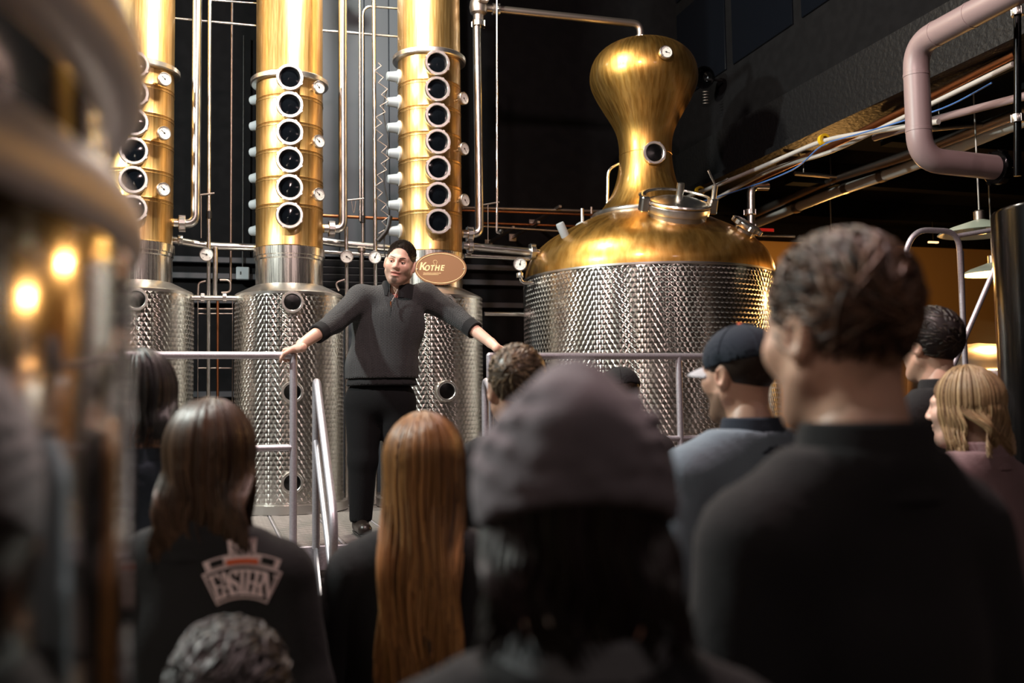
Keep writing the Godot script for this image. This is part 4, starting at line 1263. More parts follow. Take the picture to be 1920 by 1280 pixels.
func net(ps: Array, cell: float) -> MB:
	var lo := Vector3(1e9, 1e9, 1e9)
	var hi := -lo
	for p in ps:
		if p.cut:
			continue
		if p.t == 0:
			var r := maxf(p.ra, p.rb)
			lo = lo.min(p.a.min(p.b) - Vector3(r, r, r))
			hi = hi.max(p.a.max(p.b) + Vector3(r, r, r))
		else:
			var r := maxf(p.r.x, maxf(p.r.y, p.r.z))
			var e := Vector3(r, r, r) if p.q != Basis.IDENTITY else p.r as Vector3
			lo = lo.min(p.a - e)
			hi = hi.max(p.a + e)
	lo -= Vector3(cell, cell, cell) * 2.0
	hi += Vector3(cell, cell, cell) * 2.0
	var nx := int((hi.x - lo.x) / cell) + 2
	var ny := int((hi.y - lo.y) / cell) + 2
	var nz := int((hi.z - lo.z) / cell) + 2
	var f := PackedFloat32Array()
	f.resize(nx * ny * nz)
	f.fill(1.0)
	for p in ps:
		var a := Vector3.ZERO
		var b := Vector3.ZERO
		var m: float = cell * 2.5 + p.k
		if p.t == 2:
			a = lo; b = hi
		elif p.t == 0:
			var r := maxf(p.ra, p.rb) + m
			a = p.a.min(p.b) - Vector3(r, r, r)
			b = p.a.max(p.b) + Vector3(r, r, r)
		else:
			var r := maxf(p.r.x, maxf(p.r.y, p.r.z))
			var e := Vector3(r, r, r) if p.q != Basis.IDENTITY else p.r as Vector3
			a = p.a - e - Vector3(m, m, m)
			b = p.a + e + Vector3(m, m, m)
		var i0 := maxi(0, int((a.x - lo.x) / cell))
		var i1 := mini(nx - 1, int((b.x - lo.x) / cell) + 1)
		var j0 := maxi(0, int((a.y - lo.y) / cell))
		var j1 := mini(ny - 1, int((b.y - lo.y) / cell) + 1)
		var k0 := maxi(0, int((a.z - lo.z) / cell))
		var k1 := mini(nz - 1, int((b.z - lo.z) / cell) + 1)
		var cut: bool = p.cut
		var kk: float = maxf(p.k, 1e-5)
		var type: int = p.t
		var pa: Vector3 = p.a
		var ba := Vector3.ZERO
		var inv := 0.0
		var ra := 0.0
		var dr := 0.0
		var rr := Vector3.ONE
		var qq := Basis.IDENTITY
		if type == 0:
			ba = p.b - p.a
			inv = 1.0 / maxf(ba.length_squared(), 1e-9)
			ra = p.ra
			dr = p.rb - p.ra
		elif type == 1:
			rr = p.r
			qq = p.q
		else:
			ba = p.b
		for k in range(k0, k1 + 1):
			for j in range(j0, j1 + 1):
				var row := (k * ny + j) * nx
				for i in range(i0, i1 + 1):
					var g := f[row + i]
					if cut and g > 0.9:
						continue
					var x := lo + Vector3(i, j, k) * cell - pa
					var d := 0.0
					if type == 0:
						var h := clampf(x.dot(ba) * inv, 0.0, 1.0)
						d = (x - ba * h).length() - ra - dr * h
					elif type == 1:
						var u := (x * qq) / rr
						var k_ := u.length()
						d = k_ * (k_ - 1.0) / maxf((u / rr).length(), 1e-6)
					else:
						d = -x.dot(ba)
					if cut:
						d = -d
						var h2 := kk - absf(g - d)
						f[row + i] = maxf(g, d) + (h2 * h2 * 0.25 / kk if h2 > 0.0 else 0.0)
					else:
						var h1 := kk - absf(g - d)
						f[row + i] = minf(g, d) - (h1 * h1 * 0.25 / kk if h1 > 0.0 else 0.0)
	var o := MB.new()
	var id := PackedInt32Array()
	id.resize(nx * ny * nz)
	id.fill(-1)
	var sx := 1
	var sy := nx
	var sz := nx * ny
	var E := [[0, 1], [2, 3], [4, 5], [6, 7], [0, 2], [1, 3], [4, 6], [5, 7], [0, 4], [1, 5], [2, 6], [3, 7]]
	var C := [Vector3(0, 0, 0), Vector3(1, 0, 0), Vector3(0, 1, 0), Vector3(1, 1, 0), Vector3(0, 0, 1), Vector3(1, 0, 1), Vector3(0, 1, 1), Vector3(1, 1, 1)]
	var cells := PackedInt32Array()
	for k in nz - 1:
		for j in ny - 1:
			var q := (k * ny + j) * nx
			for i in nx - 1:
				var a := f[q]; var b := f[q + 1]; var c := f[q + sy]; var d := f[q + sy + 1]
				var a2 := f[q + sz]; var b2 := f[q + sz + 1]; var c2 := f[q + sz + sy]; var d2 := f[q + sz + sy + 1]
				if a > 0.5 and d2 > 0.5:
					q += 1
					continue
				var inside := int(a < 0.0) + int(b < 0.0) + int(c < 0.0) + int(d < 0.0) + int(a2 < 0.0) + int(b2 < 0.0) + int(c2 < 0.0) + int(d2 < 0.0)
				if inside > 0 and inside < 8:
					var w := [a, b, c, d, a2, b2, c2, d2]
					var s := Vector3.ZERO
					var n := 0
					for e in E:
						var u: float = w[e[0]]
						var v: float = w[e[1]]
						if (u < 0.0) != (v < 0.0):
							s += C[e[0]].lerp(C[e[1]], u / (u - v))
							n += 1
					var nn := Vector3(b + d + b2 + d2 - a - c - a2 - c2, c + d + c2 + d2 - a - b - a2 - b2, a2 + b2 + c2 + d2 - a - b - c - d)
					id[q] = o.pt(lo + (Vector3(i, j, k) + s / n) * cell, nn.normalized())
					cells.append(q)
				q += 1
	for q in cells:
		var u := f[q] < 0.0
		if u != (f[q + sx] < 0.0):
			o.quad(id[q], id[q - sy], id[q - sy - sz], id[q - sz])
		if u != (f[q + sy] < 0.0):
			o.quad(id[q], id[q - sx], id[q - sx - sz], id[q - sz])
		if u != (f[q + sz] < 0.0):
			o.quad(id[q], id[q - sx], id[q - sx - sy], id[q - sy])
	return o
func paint(m: MB, how: Callable) -> MB:
	for i in m.v.size():
		m.c[i] = how.call(m.v[i], m.n[i])
	return m

# ---- a head about 24 cm high, centred between crown and chin, looking along +z; the neck goes down behind the chin
func head_pieces(wide := 1.0, mouth_open := 0.0) -> Array:
	var p := [
		ell(Vector3(0, 0.030, -0.012), Vector3(0.076 * wide, 0.090, 0.097), 0.02),
		ell(Vector3(0, -0.035, 0.020), Vector3(0.061 * wide, 0.088, 0.070), 0.03),
		cap(Vector3(0, -0.19, -0.035), Vector3(0, -0.05, -0.018), 0.060 * wide, 0.056 * wide, 0.03),
		ell(Vector3(0, -0.100, 0.066), Vector3(0.027 * wide, 0.018, 0.020), 0.03)]
	for s in [-1.0, 1.0]:
		p.append(cap(Vector3(s * 0.056 * wide, -0.055, 0.002), Vector3(s * 0.018, -0.100, 0.060), 0.018, 0.016, 0.03))
		p.append(ell(Vector3(s * 0.040 * wide, -0.020, 0.060), Vector3(0.026, 0.024, 0.024), 0.03))
		p.append(cap(Vector3(s * 0.014, 0.026, 0.086), Vector3(s * 0.048, 0.024, 0.068), 0.011, 0.009, 0.02))
	p.append(cap(Vector3(0, 0.016, 0.090), Vector3(0, -0.024, 0.110), 0.009, 0.0125, 0.016))
	for s in [-1.0, 1.0]:
		p.append(ell(Vector3(s * 0.012, -0.029, 0.100), Vector3(0.0095, 0.008, 0.010), 0.010))
		p.append(ell(Vector3(s * 0.032, 0.004, 0.095), Vector3(0.018, 0.011, 0.016), 0.012, Basis.IDENTITY, true))
		p.append(ell(Vector3(s * 0.079 * wide, -0.008, -0.012), Vector3(0.011, 0.033, 0.021), 0.008, Basis(Vector3.UP, s * 0.35)))
		p.append(ell(Vector3(s * 0.089 * wide, -0.004, -0.008), Vector3(0.008, 0.020, 0.011), 0.006, Basis(Vector3.UP, s * 0.35), true))
	p.append(ell(Vector3(0, -0.055, 0.088), Vector3(0.026, 0.0055, 0.012), 0.010))
	p.append(ell(Vector3(0, -0.068 - mouth_open * 0.006, 0.085), Vector3(0.021, 0.0065, 0.012), 0.010))
	p.append(ell(Vector3(0, -0.0615 - mouth_open * 0.003, 0.101), Vector3(0.022, 0.0016 + mouth_open * 0.0035, 0.010), 0.003, Basis.IDENTITY, true))
	return p
# ---- a right hand lying along +y from the wrist at the origin, palm towards +z, thumb towards +x; curl closes the fingers
func hand_pieces(curl: float, thumb := 0.6) -> Array:
	var p := [cap(Vector3(0, -0.03, 0), Vector3(0, 0.012, 0), 0.026, 0.026, 0.02), ell(Vector3(0, 0.05, 0), Vector3(0.040, 0.050, 0.016), 0.02)]
	var L := [0.070, 0.080, 0.074, 0.058]
	for i in 4:
		var x := 0.030 - 0.020 * i
		var at_ := Vector3(x, 0.088 - 0.006 * absf(i - 1.2), -0.002)
		var bendy := curl * 0.7
		var d := Vector3(x * 0.5, 1, 0).normalized()
		var l: float = L[i]
		p.append(cap(Vector3(x * 0.8, 0.05, 0), at_, 0.011, 0.0105, 0.008))
		for k in 3:
			d = (d * cos(bendy) + Vector3(0, 0, 1) * sin(bendy)) if k == 0 else turn_in(d, bendy)
			var e: Vector3 = at_ + d * l * [0.45, 0.32, 0.26][k]
			p.append(cap(at_, e, 0.0098 - k * 0.0009, 0.0092 - k * 0.0010, 0.003))
			at_ = e
	var b := Vector3(0.030, 0.022, 0.006)
	var m := b + Vector3(0.032, 0.026, 0.010 + 0.01 * thumb)
	var q := m + Vector3(0.010 - 0.012 * thumb, 0.028, 0.006 + 0.018 * thumb)
	var r := q + Vector3(0.002 - 0.014 * thumb, 0.022, 0.006 + 0.012 * thumb)
	p.append(cap(b, m, 0.017, 0.0125, 0.012)); p.append(cap(m, q, 0.0118, 0.0108, 0.003)); p.append(cap(q, r, 0.0108, 0.009, 0.003))
	return p
func turn_in(d: Vector3, a: float) -> Vector3:
	var axis := Vector3.RIGHT
	return d.rotated(axis, a)

# ---- hair
func strand(m: MB, pts: Array, r0: float, r1: float, col: Color) -> void:
	m.tint = col
	m.tube(pts, r0, r1, 5, true, 0.6)
	m.tint = Color(1, 1, 1)
func mixc(a: Color, b: Color, t: float) -> Color:
	return a.lerp(b, t)
func scalp(grow: float, nape := -0.075, line := 0.062) -> Array:
	return [ell(Vector3(0, 0.034, -0.014), Vector3(0.079, 0.092, 0.100) + Vector3(grow, grow, grow), 0.01),
		ell(Vector3(0, line - 0.115, 0.105), Vector3(0.082, 0.115, 0.085), 0.012, Basis.IDENTITY, true),
		half(Vector3(0, nape, -0.1), Vector3(0, -1, 0.55)), 
		ell(Vector3(0.09, -0.03, 0.012), Vector3(0.03, 0.045, 0.045), 0.01, Basis.IDENTITY, true),
		ell(Vector3(-0.09, -0.03, 0.012), Vector3(0.03, 0.045, 0.045), 0.01, Basis.IDENTITY, true)]
# short hair: many small tufts lying over a thin cap
func short_hair(r: RandomNumberGenerator, n: int, length: float, grow: float, wave: float, dark: Color, light: Color, lift: float, comb: Vector3, line := 0.062, nape := -0.075, thick := 0.0) -> MB:
	var m := paint(net(scalp(grow, nape, line), 0.007), func(_p, _n): return dark)
	var lim := scalp(grow, nape, line)
	var c := Vector3(0, 0.034, -0.014)
	var made := 0
	var tries := 0
	while made < n and tries < n * 8:
		tries += 1
		var d := Vector3(r.randfn(), r.randfn() + 0.25, r.randfn()).normalized()
		var s := c + d * (Vector3(0.079, 0.092, 0.100) + Vector3(grow, grow, grow))
		if field_at(lim, s - d * 0.004) > 0.0:
			continue
		made += 1
		var t := (comb - d * comb.dot(d)).normalized()
		var sidew := t.cross(d)
		var ph := r.randf() * TAU
		var l := length * r.randf_range(0.6, 1.2)
		var turn := r.randfn() * 0.35
		t = (t * cos(turn) + sidew * sin(turn)).normalized()
		var pts := []
		if thick > 0.0:
			# cropped hair stands nearly straight, shorter towards the ears
			l *= lerpf(0.35, 1.0, smoothstep(-0.1, 0.6, d.y))
			var g := (d * lift + t + sidew * r.randfn() * 0.3).normalized()
			for k in 4:
				pts.append(s - d * 0.003 + g * l * (k / 3.0))
			strand(m, pts, thick, 0.0006, mixc(dark, light, pow(r.randf(), 1.6)))
			continue
		for k in 6:
			var q := k / 5.0
			pts.append(s - d * 0.003 + t * l * q + d * lift * sin(q * PI * 0.8) * l + sidew * wave * sin(ph + q * 5.0) * l * 0.3 - d * l * q * q * 0.35)
		strand(m, pts, thick if thick > 0.0 else 0.0042 + 0.02 * length, 0.0009, mixc(dark, light, pow(r.randf(), 1.6)))
	return m
# long hair: strands that follow the skull from the parting and then fall to a length
func long_hair(r: RandomNumberGenerator, n: int, fall: float, wide: float, wave: float, dark: Color, light: Color, back: float, span := 2.25, curl_end := 0.0) -> MB:
	var m := paint(net(scalp(0.006, -0.09), 0.009), func(_p, _n): return dark)
	for i in n:
		var phi := r.randf_range(-span, span)
		var layer := r.randf()
		var a := Vector3(0.084, 0.098, 0.108) * (1.0 + 0.10 * layer)
		var t0 := r.randf_range(0.02, 0.75)
		var pts := []
		for k in 7:
			var t := lerpf(t0, 1.72, k / 6.0)
			pts.append(Vector3(a.x * sin(t) * sin(phi), 0.032 + a.y * cos(t), -0.014 - a.z * sin(t) * cos(phi)))
		var s: Vector3 = pts[6]
		var l := fall * r.randf_range(0.82, 1.05)
		var ph := phi * 3.0 + r.randf() * 1.2
		for k in range(1, 12):
			var q := k / 11.0
			var x := s.x * lerpf(1.0, wide, smoothstep(0.0, 0.5, q)) + wave * sin(ph + q * 9.0) * (0.3 + q)
			var z := lerpf(s.z, minf(s.z, -back) if absf(phi) < 1.5 else s.z - 0.02, smoothstep(0.1, 0.6, q)) + wave * 0.8 * cos(ph * 1.3 + q * 8.0) * (0.3 + q)
			x += curl_end * sin(q * q * 4.0 + ph) * q
			pts.append(Vector3(x, s.y - l * q, z))
		var shade := clampf(0.34 + 0.16 * r.randfn(), 0.0, 1.0)
		strand(m, pts, 0.0044 + 0.002 * r.randf(), 0.0014, mixc(dark, light, shade))
	return m

# ---- clothing and body of a standing figure, arms down; s scales the 1.78 m figure, feet at y 0, facing +z
func torso(s: float, sw: float, girth: float) -> Array:
	var p := [
		ell(Vector3(0, 1.24, -0.005) * s, Vector3(sw * 0.98, 0.23 * s, 0.118 * girth), 0.05),
		ell(Vector3(0, 1.06, 0.005) * s, Vector3(sw * 0.86 * girth, 0.20 * s, 0.118 * girth), 0.05),
		cap(Vector3(0, 1.40, -0.025) * s, Vector3(0, 1.515, -0.03) * s, 0.075, 0.062, 0.05)]
	for e in [-1.0, 1.0]:
		p.append(cap(Vector3(e * 0.02, 1.485 * s, -0.03), Vector3(e * (sw - 0.02), 1.395 * s, -0.012), 0.055, 0.060, 0.06))
	return p
func sleeves(s: float, sw: float, to := 1.0) -> Array:
	var p := []
	for e in [-1.0, 1.0]:
		var a := Vector3(e * sw, 1.385 * s, -0.012)
		var b := Vector3(e * (sw + 0.055), 1.13 * s, -0.03)
		var c := Vector3(e * (sw + 0.035), 0.88 * s, 0.07)
		p.append(cap(a, b, 0.058, 0.046, 0.03))
		p.append(cap(b, b.lerp(c, to), 0.046, 0.034, 0.02))
	return p
func legs(s: float, girth: float) -> Array:
	var p := [ell(Vector3(0, 0.94, 0) * s, Vector3(0.165 * girth, 0.13 * s, 0.115 * girth), 0.05)]
	for e in [-1.0, 1.0]:
		p.append(cap(Vector3(e * 0.085, 0.90, 0) * s, Vector3(e * 0.10, 0.50, 0.01) * s, 0.082 * girth, 0.056, 0.04))
		p.append(cap(Vector3(e * 0.10, 0.50, 0.01) * s, Vector3(e * 0.105, 0.09, -0.01) * s, 0.056, 0.042, 0.02))
	return p
var head_mesh: MB
var hand_mesh: MB
# places the shared parts of one onlooker and returns the node, with the head's local frame in head_at
var head_at := Transform3D.IDENTITY
func onlooker(label: String, px: float, py: float, d: float, body_turn: float, head_turn: float, o := {}) -> Node3D:
	var h := PD(px, py, d)
	var s := h.y / 1.655
	var sw: float = o.get("sw", 0.19)
	var girth: float = o.get("girth", 1.0)
	var skin: Color = o.get("skin", Color(0.46, 0.27, 0.19))
	var t := thing("person", label, "person", Vector3(h.x, 0, h.z), "", deg_to_rad(180.0 - 16.5 + body_turn))
	head_at = Transform3D(Basis(Vector3.UP, deg_to_rad(head_turn - body_turn)) * Basis(Vector3.RIGHT, deg_to_rad(o.get("nod", 0.0))) * Basis(Vector3.BACK, deg_to_rad(o.get("tilt", 0.0))), Vector3(0, h.y, 0))
	var lean := Transform3D(Basis.IDENTITY, Vector3(0, 0, o.get("back", -0.02)))
	var body := net(fatter(torso(s, sw - 0.02, girth), -0.016) + fatter(sleeves(s, sw - 0.01), -0.01) + fatter(legs(s, girth), -0.008) + [cap(Vector3(0, 1.40 * s, -0.02), Vector3(0, h.y - 0.1, -0.02), 0.055, 0.052, 0.03)], 0.028)
	paint(body, func(_p, _n): return skin)
	var hd := MB.new().add(head_mesh, Transform3D(Basis.IDENTITY, Vector3.ZERO))
	var tone: Callable = o.get("tone", func(_p, _n): return skin)
	paint(hd, tone)
	body.add(hd, lean.affine_inverse() * head_at)
	for e in [-1.0, 1.0]:
		var w := Vector3(e * (sw + 0.035), 0.88 * s, 0.07)
		var hb := Basis(Vector3(0, 0, e), Vector3(0, -1, 0.2).normalized(), Vector3(-e, 0, 0)).orthonormalized()
		if hb.determinant() < 0.0:
			hb.x = -hb.x
		var hm := paint(MB.new().add(hand_mesh, Transform3D.IDENTITY), func(_p, _n): return skin)
		body.add(hm, Transform3D(hb, w))
	obj("body", body, M.skin, t).transform = lean
	var top: Material = o.get("top", M.black_cloth)
	var shirt := fatter(torso(s, sw, girth), 0.012) + fatter(sleeves(s, sw), 0.013) + [half(Vector3(0, 1.51 * s, 0), Vector3(0, 1, 0)), half(Vector3(0, 0.86 * s, 0), Vector3(0, -1, 0)), ell(Vector3(0, 1.56 * s, 0.0), Vector3(0.072, 0.06, 0.07), 0.01, Basis.IDENTITY, true)]
	obj(o.get("garment", "jacket"), net(shirt, 0.018), top, t).transform = lean
	# stand-up collar
	var col := MB.new().lathe([Vector2(0.094, 1.445 * s), Vector2(0.088, 1.49 * s), Vector2(0.078, 1.535 * s), Vector2(0.073, 1.54 * s), Vector2(0.071, 1.53 * s), Vector2(0.078, 1.46 * s)], 32, Transform3D(Basis.from_scale(Vector3(1, 1, 1.0)), Vector3(0, 0, -0.03)))
	obj("collar", col, o.get("collar", top), t).transform = lean
	obj("trousers", net(fatter(legs(s, girth), 0.012) + [half(Vector3(0, 0.07, 0), Vector3(0, -1, 0))], 0.03), M.jeans, t).transform = lean
	for e in [-1.0, 1.0]:
		obj("shoe", net([cap(Vector3(e * 0.105 * s, 0.05, -0.05), Vector3(e * 0.115 * s, 0.04, 0.13), 0.042, 0.036, 0.02), cap(Vector3(e * 0.105 * s, 0.12, -0.02), Vector3(e * 0.105 * s, 0.05, -0.03), 0.045, 0.045, 0.02), half(Vector3(0, 0.002, 0), Vector3(0, -1, 0))], 0.014), M.leather, t).transform = lean
	return t
func wear(t: Node3D, called: String, m: MB, mt: Material, x := Transform3D.IDENTITY) -> MeshInstance3D:
	var o := obj(called, m, mt, t)
	o.transform = head_at * x
	return o

func baseball_cap(t: Node3D, cloth: Material, bill: Material, button: Material, piping: Material) -> void:
	var dome := [ell(Vector3(0, 0.040, -0.010), Vector3(0.090, 0.092, 0.110), 0.01), half(Vector3(0, 0.022, 0), Vector3(0, -1, -0.18)), ell(Vector3(0, 0.030, -0.010), Vector3(0.084, 0.084, 0.104), 0.004, Basis.IDENTITY, true)]
	var c := wear(t, "cap", net(dome, 0.006), cloth)
	# a bill bowed across, its sides bent down
	var visor := [ell(Vector3(0, -0.030, 0.080), Vector3(0.083, 0.060, 0.112), 0.01), ell(Vector3(0, -0.036, 0.078), Vector3(0.079, 0.060, 0.109), 0.003, Basis.IDENTITY, true), half(Vector3(0, -0.004, 0.08), Vector3(0, -1, 0.12)), ell(Vector3(0, 0.030, -0.012), Vector3(0.086, 0.085, 0.106), 0.004, Basis.IDENTITY, true), half(Vector3(0, 0, 0.05), Vector3(0, 0, -1))]
	obj("visor", net(visor, 0.0045), bill, c)
	obj("button", MB.new().ball(Vector3(0, 0.132, -0.010), Vector3(0.009, 0.006, 0.009), 14), button, c)
	for k in 6:
		var a := TAU * k / 6 + PI / 6
		var pts := []
		for j in 12:
			var q := 0.08 + j / 11.0 * 1.35
			pts.append(Vector3(0.0905 * sin(q) * sin(a), 0.040 + 0.0925 * cos(q), -0.010 + 0.1105 * sin(q) * cos(a)))
		obj("panel_seam", MB.new().tube(pts, 0.0018, -1, 5), piping, c)

func people() -> void:
	var r := RandomNumberGenerator.new()
	r.seed = 99
	head_mesh = net(head_pieces(), 0.0055)
	hand_mesh = net(hand_pieces(0.35), 0.006)
	presenter()
	var t: Node3D
	# man with wavy brown hair, close on the right
	var beard := Color(0.10, 0.055, 0.035)
	t = onlooker("tall man with wavy brown hair in a black jacket", 1574, 626, 1.27, 20, 26, {"top": M.black_cloth, "sw": 0.15, "nod": 2.0, "back": -0.01,
		"tone": func(p, _n): return beard.lerp(Color(0.50, 0.30, 0.21), 0.75) if p.y < -0.05 and p.z > -0.02 else Color(0.50, 0.30, 0.21)})
	wear(t, "hair", short_hair(r, 1100, 0.060, 0.002, 0.16, Color(0.020, 0.011, 0.007), Color(0.20, 0.105, 0.06), 0.14, Vector3(0.35, -0.15, -1), 0.066, -0.125), M.hair)
	for q in [[-0.10, 0.36, 0.12], [-0.17, 0.24, 0.10], [0.06, 0.33, 0.12]]:
		pass
	# man in a knitted cap, closest in the middle
	t = onlooker("person in a grey knitted cap and dark hooded top", 1074, 975, 1.02, 4, 2, {"top": M.black_cloth, "collar": M.grey_cloth, "sw": 0.15})
	var beanie := [ell(Vector3(0, 0.034, -0.014), Vector3(0.104, 0.108, 0.120), 0.01), cap(Vector3(0, 0.13, -0.05), Vector3(0, 0.10, -0.10), 0.03, 0.03, 0.05), half(Vector3(0, -0.012, 0), Vector3(0, -1, -0.30)), ell(Vector3(0, 0.02, -0.014), Vector3(0.086, 0.10, 0.106), 0.004, Basis.IDENTITY, true)]
	for k in 7:
		var y := 0.115 - k * 0.021
		var w := 0.106 * sqrt(maxf(0.02, 1.0 - pow((y - 0.034) / 0.112, 2.0)))
		for j in 8:
			var a0 := PI * 0.55 + j * PI * 0.9 / 8 + 0.3 * sin(k * 1.7)
			var a1 := a0 + PI * 0.9 / 8
			beanie.insert(1, cap(Vector3(sin(a0) * w * 0.93, y + 0.010 * sin(a0 * 3.0 + k), -0.014 + cos(a0) * w * 1.08), Vector3(sin(a1) * w * 0.93, y + 0.010 * sin(a1 * 3.0 + k), -0.014 + cos(a1) * w * 1.08), 0.0065, 0.0065, 0.008))
	wear(t, "knitted_cap", net(beanie, 0.006), M.wool)
	wear(t, "hair", long_hair(r, 300, 0.13, 1.02, 0.006, Color(0.010, 0.008, 0.007), Color(0.03, 0.02, 0.018), 0.115, 2.0), M.hair)
	# long-haired woman
	t = onlooker("woman with long straight copper-brown hair in a black top", 796, 888, 2.25, 2, 0, {"sw": 0.15, "garment": "top"})
	wear(t, "hair", long_hair(r, 720, 0.47, 0.98, 0.006, Color(0.06, 0.024, 0.009), Color(0.50, 0.24, 0.08), 0.155), M.hair)
	# dark-haired woman with the printed jacket
	t = onlooker("woman with straight dark brown hair in a black jacket with printed back", 396, 872, 2.08, -8, 6, {"sw": 0.165, "girth": 1.05})
	wear(t, "hair", long_hair(r, 720, 0.19, 1.0, 0.006, Color(0.016, 0.009, 0.006), Color(0.12, 0.065, 0.035), 0.125), M.hair)
	back_print(t)
	# person with tousled dark hair, low in front
	t = onlooker("short person with tousled dark hair in a dark top", 430, 1330, 1.45, 5, 5, {"sw": 0.16})
	wear(t, "hair", short_hair(r, 600, 0.05, 0.004, 0.2, Color(0.02, 0.018, 0.018), Color(0.11, 0.105, 0.11), 0.2, Vector3(0.25, 0.1, -1)), M.hair)
	# dark-haired person behind the near tank
	t = onlooker("person with smooth dark hair standing behind the near polished tank", 262, 757, 2.5, 10, 10, {"sw": 0.16, "top": M.navy_cloth})
	wear(t, "hair", long_hair(r, 260, 0.12, 1.0, 0.004, Color(0.012, 0.010, 0.010), Color(0.035, 0.032, 0.034), 0.11), M.hair)
	# man in the dark cap
	t = onlooker("bearded man in a dark baseball cap with an orange button and blue-grey jacket", 1386, 703, 2.62, 24, 36, {"sw": 0.20, "top": M.blue_cloth, "collar": M.navy_cloth, "nod": 1.0,
		"tone": func(p, _n): return Color(0.20, 0.12, 0.08) if p.y < -0.045 and p.z > 0.0 else Color(0.50, 0.29, 0.20)})
	baseball_cap(t, M.navy_cloth, M.pale_cloth, M.print_orange, M.navy_cloth)
	wear(t, "hair", short_hair(r, 220, 0.02, 0.003, 0.1, Color(0.02, 0.013, 0.01), Color(0.06, 0.04, 0.03), 0.1, Vector3(0, -1, -0.2)), M.hair)
	# dark head half hidden behind the wavy-haired man
	t = onlooker("dark-haired person half hidden behind the tall wavy-haired man", 1744, 648, 3.5, 25, 30, {"sw": 0.18})
	wear(t, "hair", short_hair(r, 420, 0.035, 0.014, 0.1, Color(0.012, 0.010, 0.009), Color(0.05, 0.035, 0.025), 0.14, Vector3(0.2, -0.3, -1)), M.hair)
	# short-haired man
	t = onlooker("man with short combed light brown hair below the presenter's left hand", 968, 728, 2.95, 8, 14, {"sw": 0.19})
	wear(t, "hair", short_hair(r, 520, 0.04, 0.006, 0.08, Color(0.05, 0.034, 0.022), Color(0.22, 0.15, 0.09), 0.15, Vector3(0.6, 0.2, -1)), M.hair)
	# cap person near the platform
	t = onlooker("person in a black and white cap standing close to the platform", 1161, 742, 4.55, 15, 24, {"sw": 0.18, "nod": 6.0})
	baseball_cap(t, M.black_cloth, M.white_cloth, M.white_cloth, M.black_cloth)
	wear(t, "hair", short_hair(r, 120, 0.02, 0.003, 0.1, Color(0.02, 0.013, 0.01), Color(0.06, 0.04, 0.03), 0.1, Vector3(0, -1, -0.2)), M.hair)
	# blonde woman
	t = onlooker("woman with wavy blonde hair in a mauve sweatshirt", 1806, 766, 3.2, 30, 46, {"sw": 0.165, "top": M.mauve_cloth, "garment": "sweatshirt", "skin": Color(0.56, 0.36, 0.28)})
	wear(t, "hair", long_hair(r, 720, 0.16, 1.08, 0.010, Color(0.10, 0.055, 0.028), Color(0.50, 0.35, 0.18), 0.11, 2.2, 0.012), M.hair)

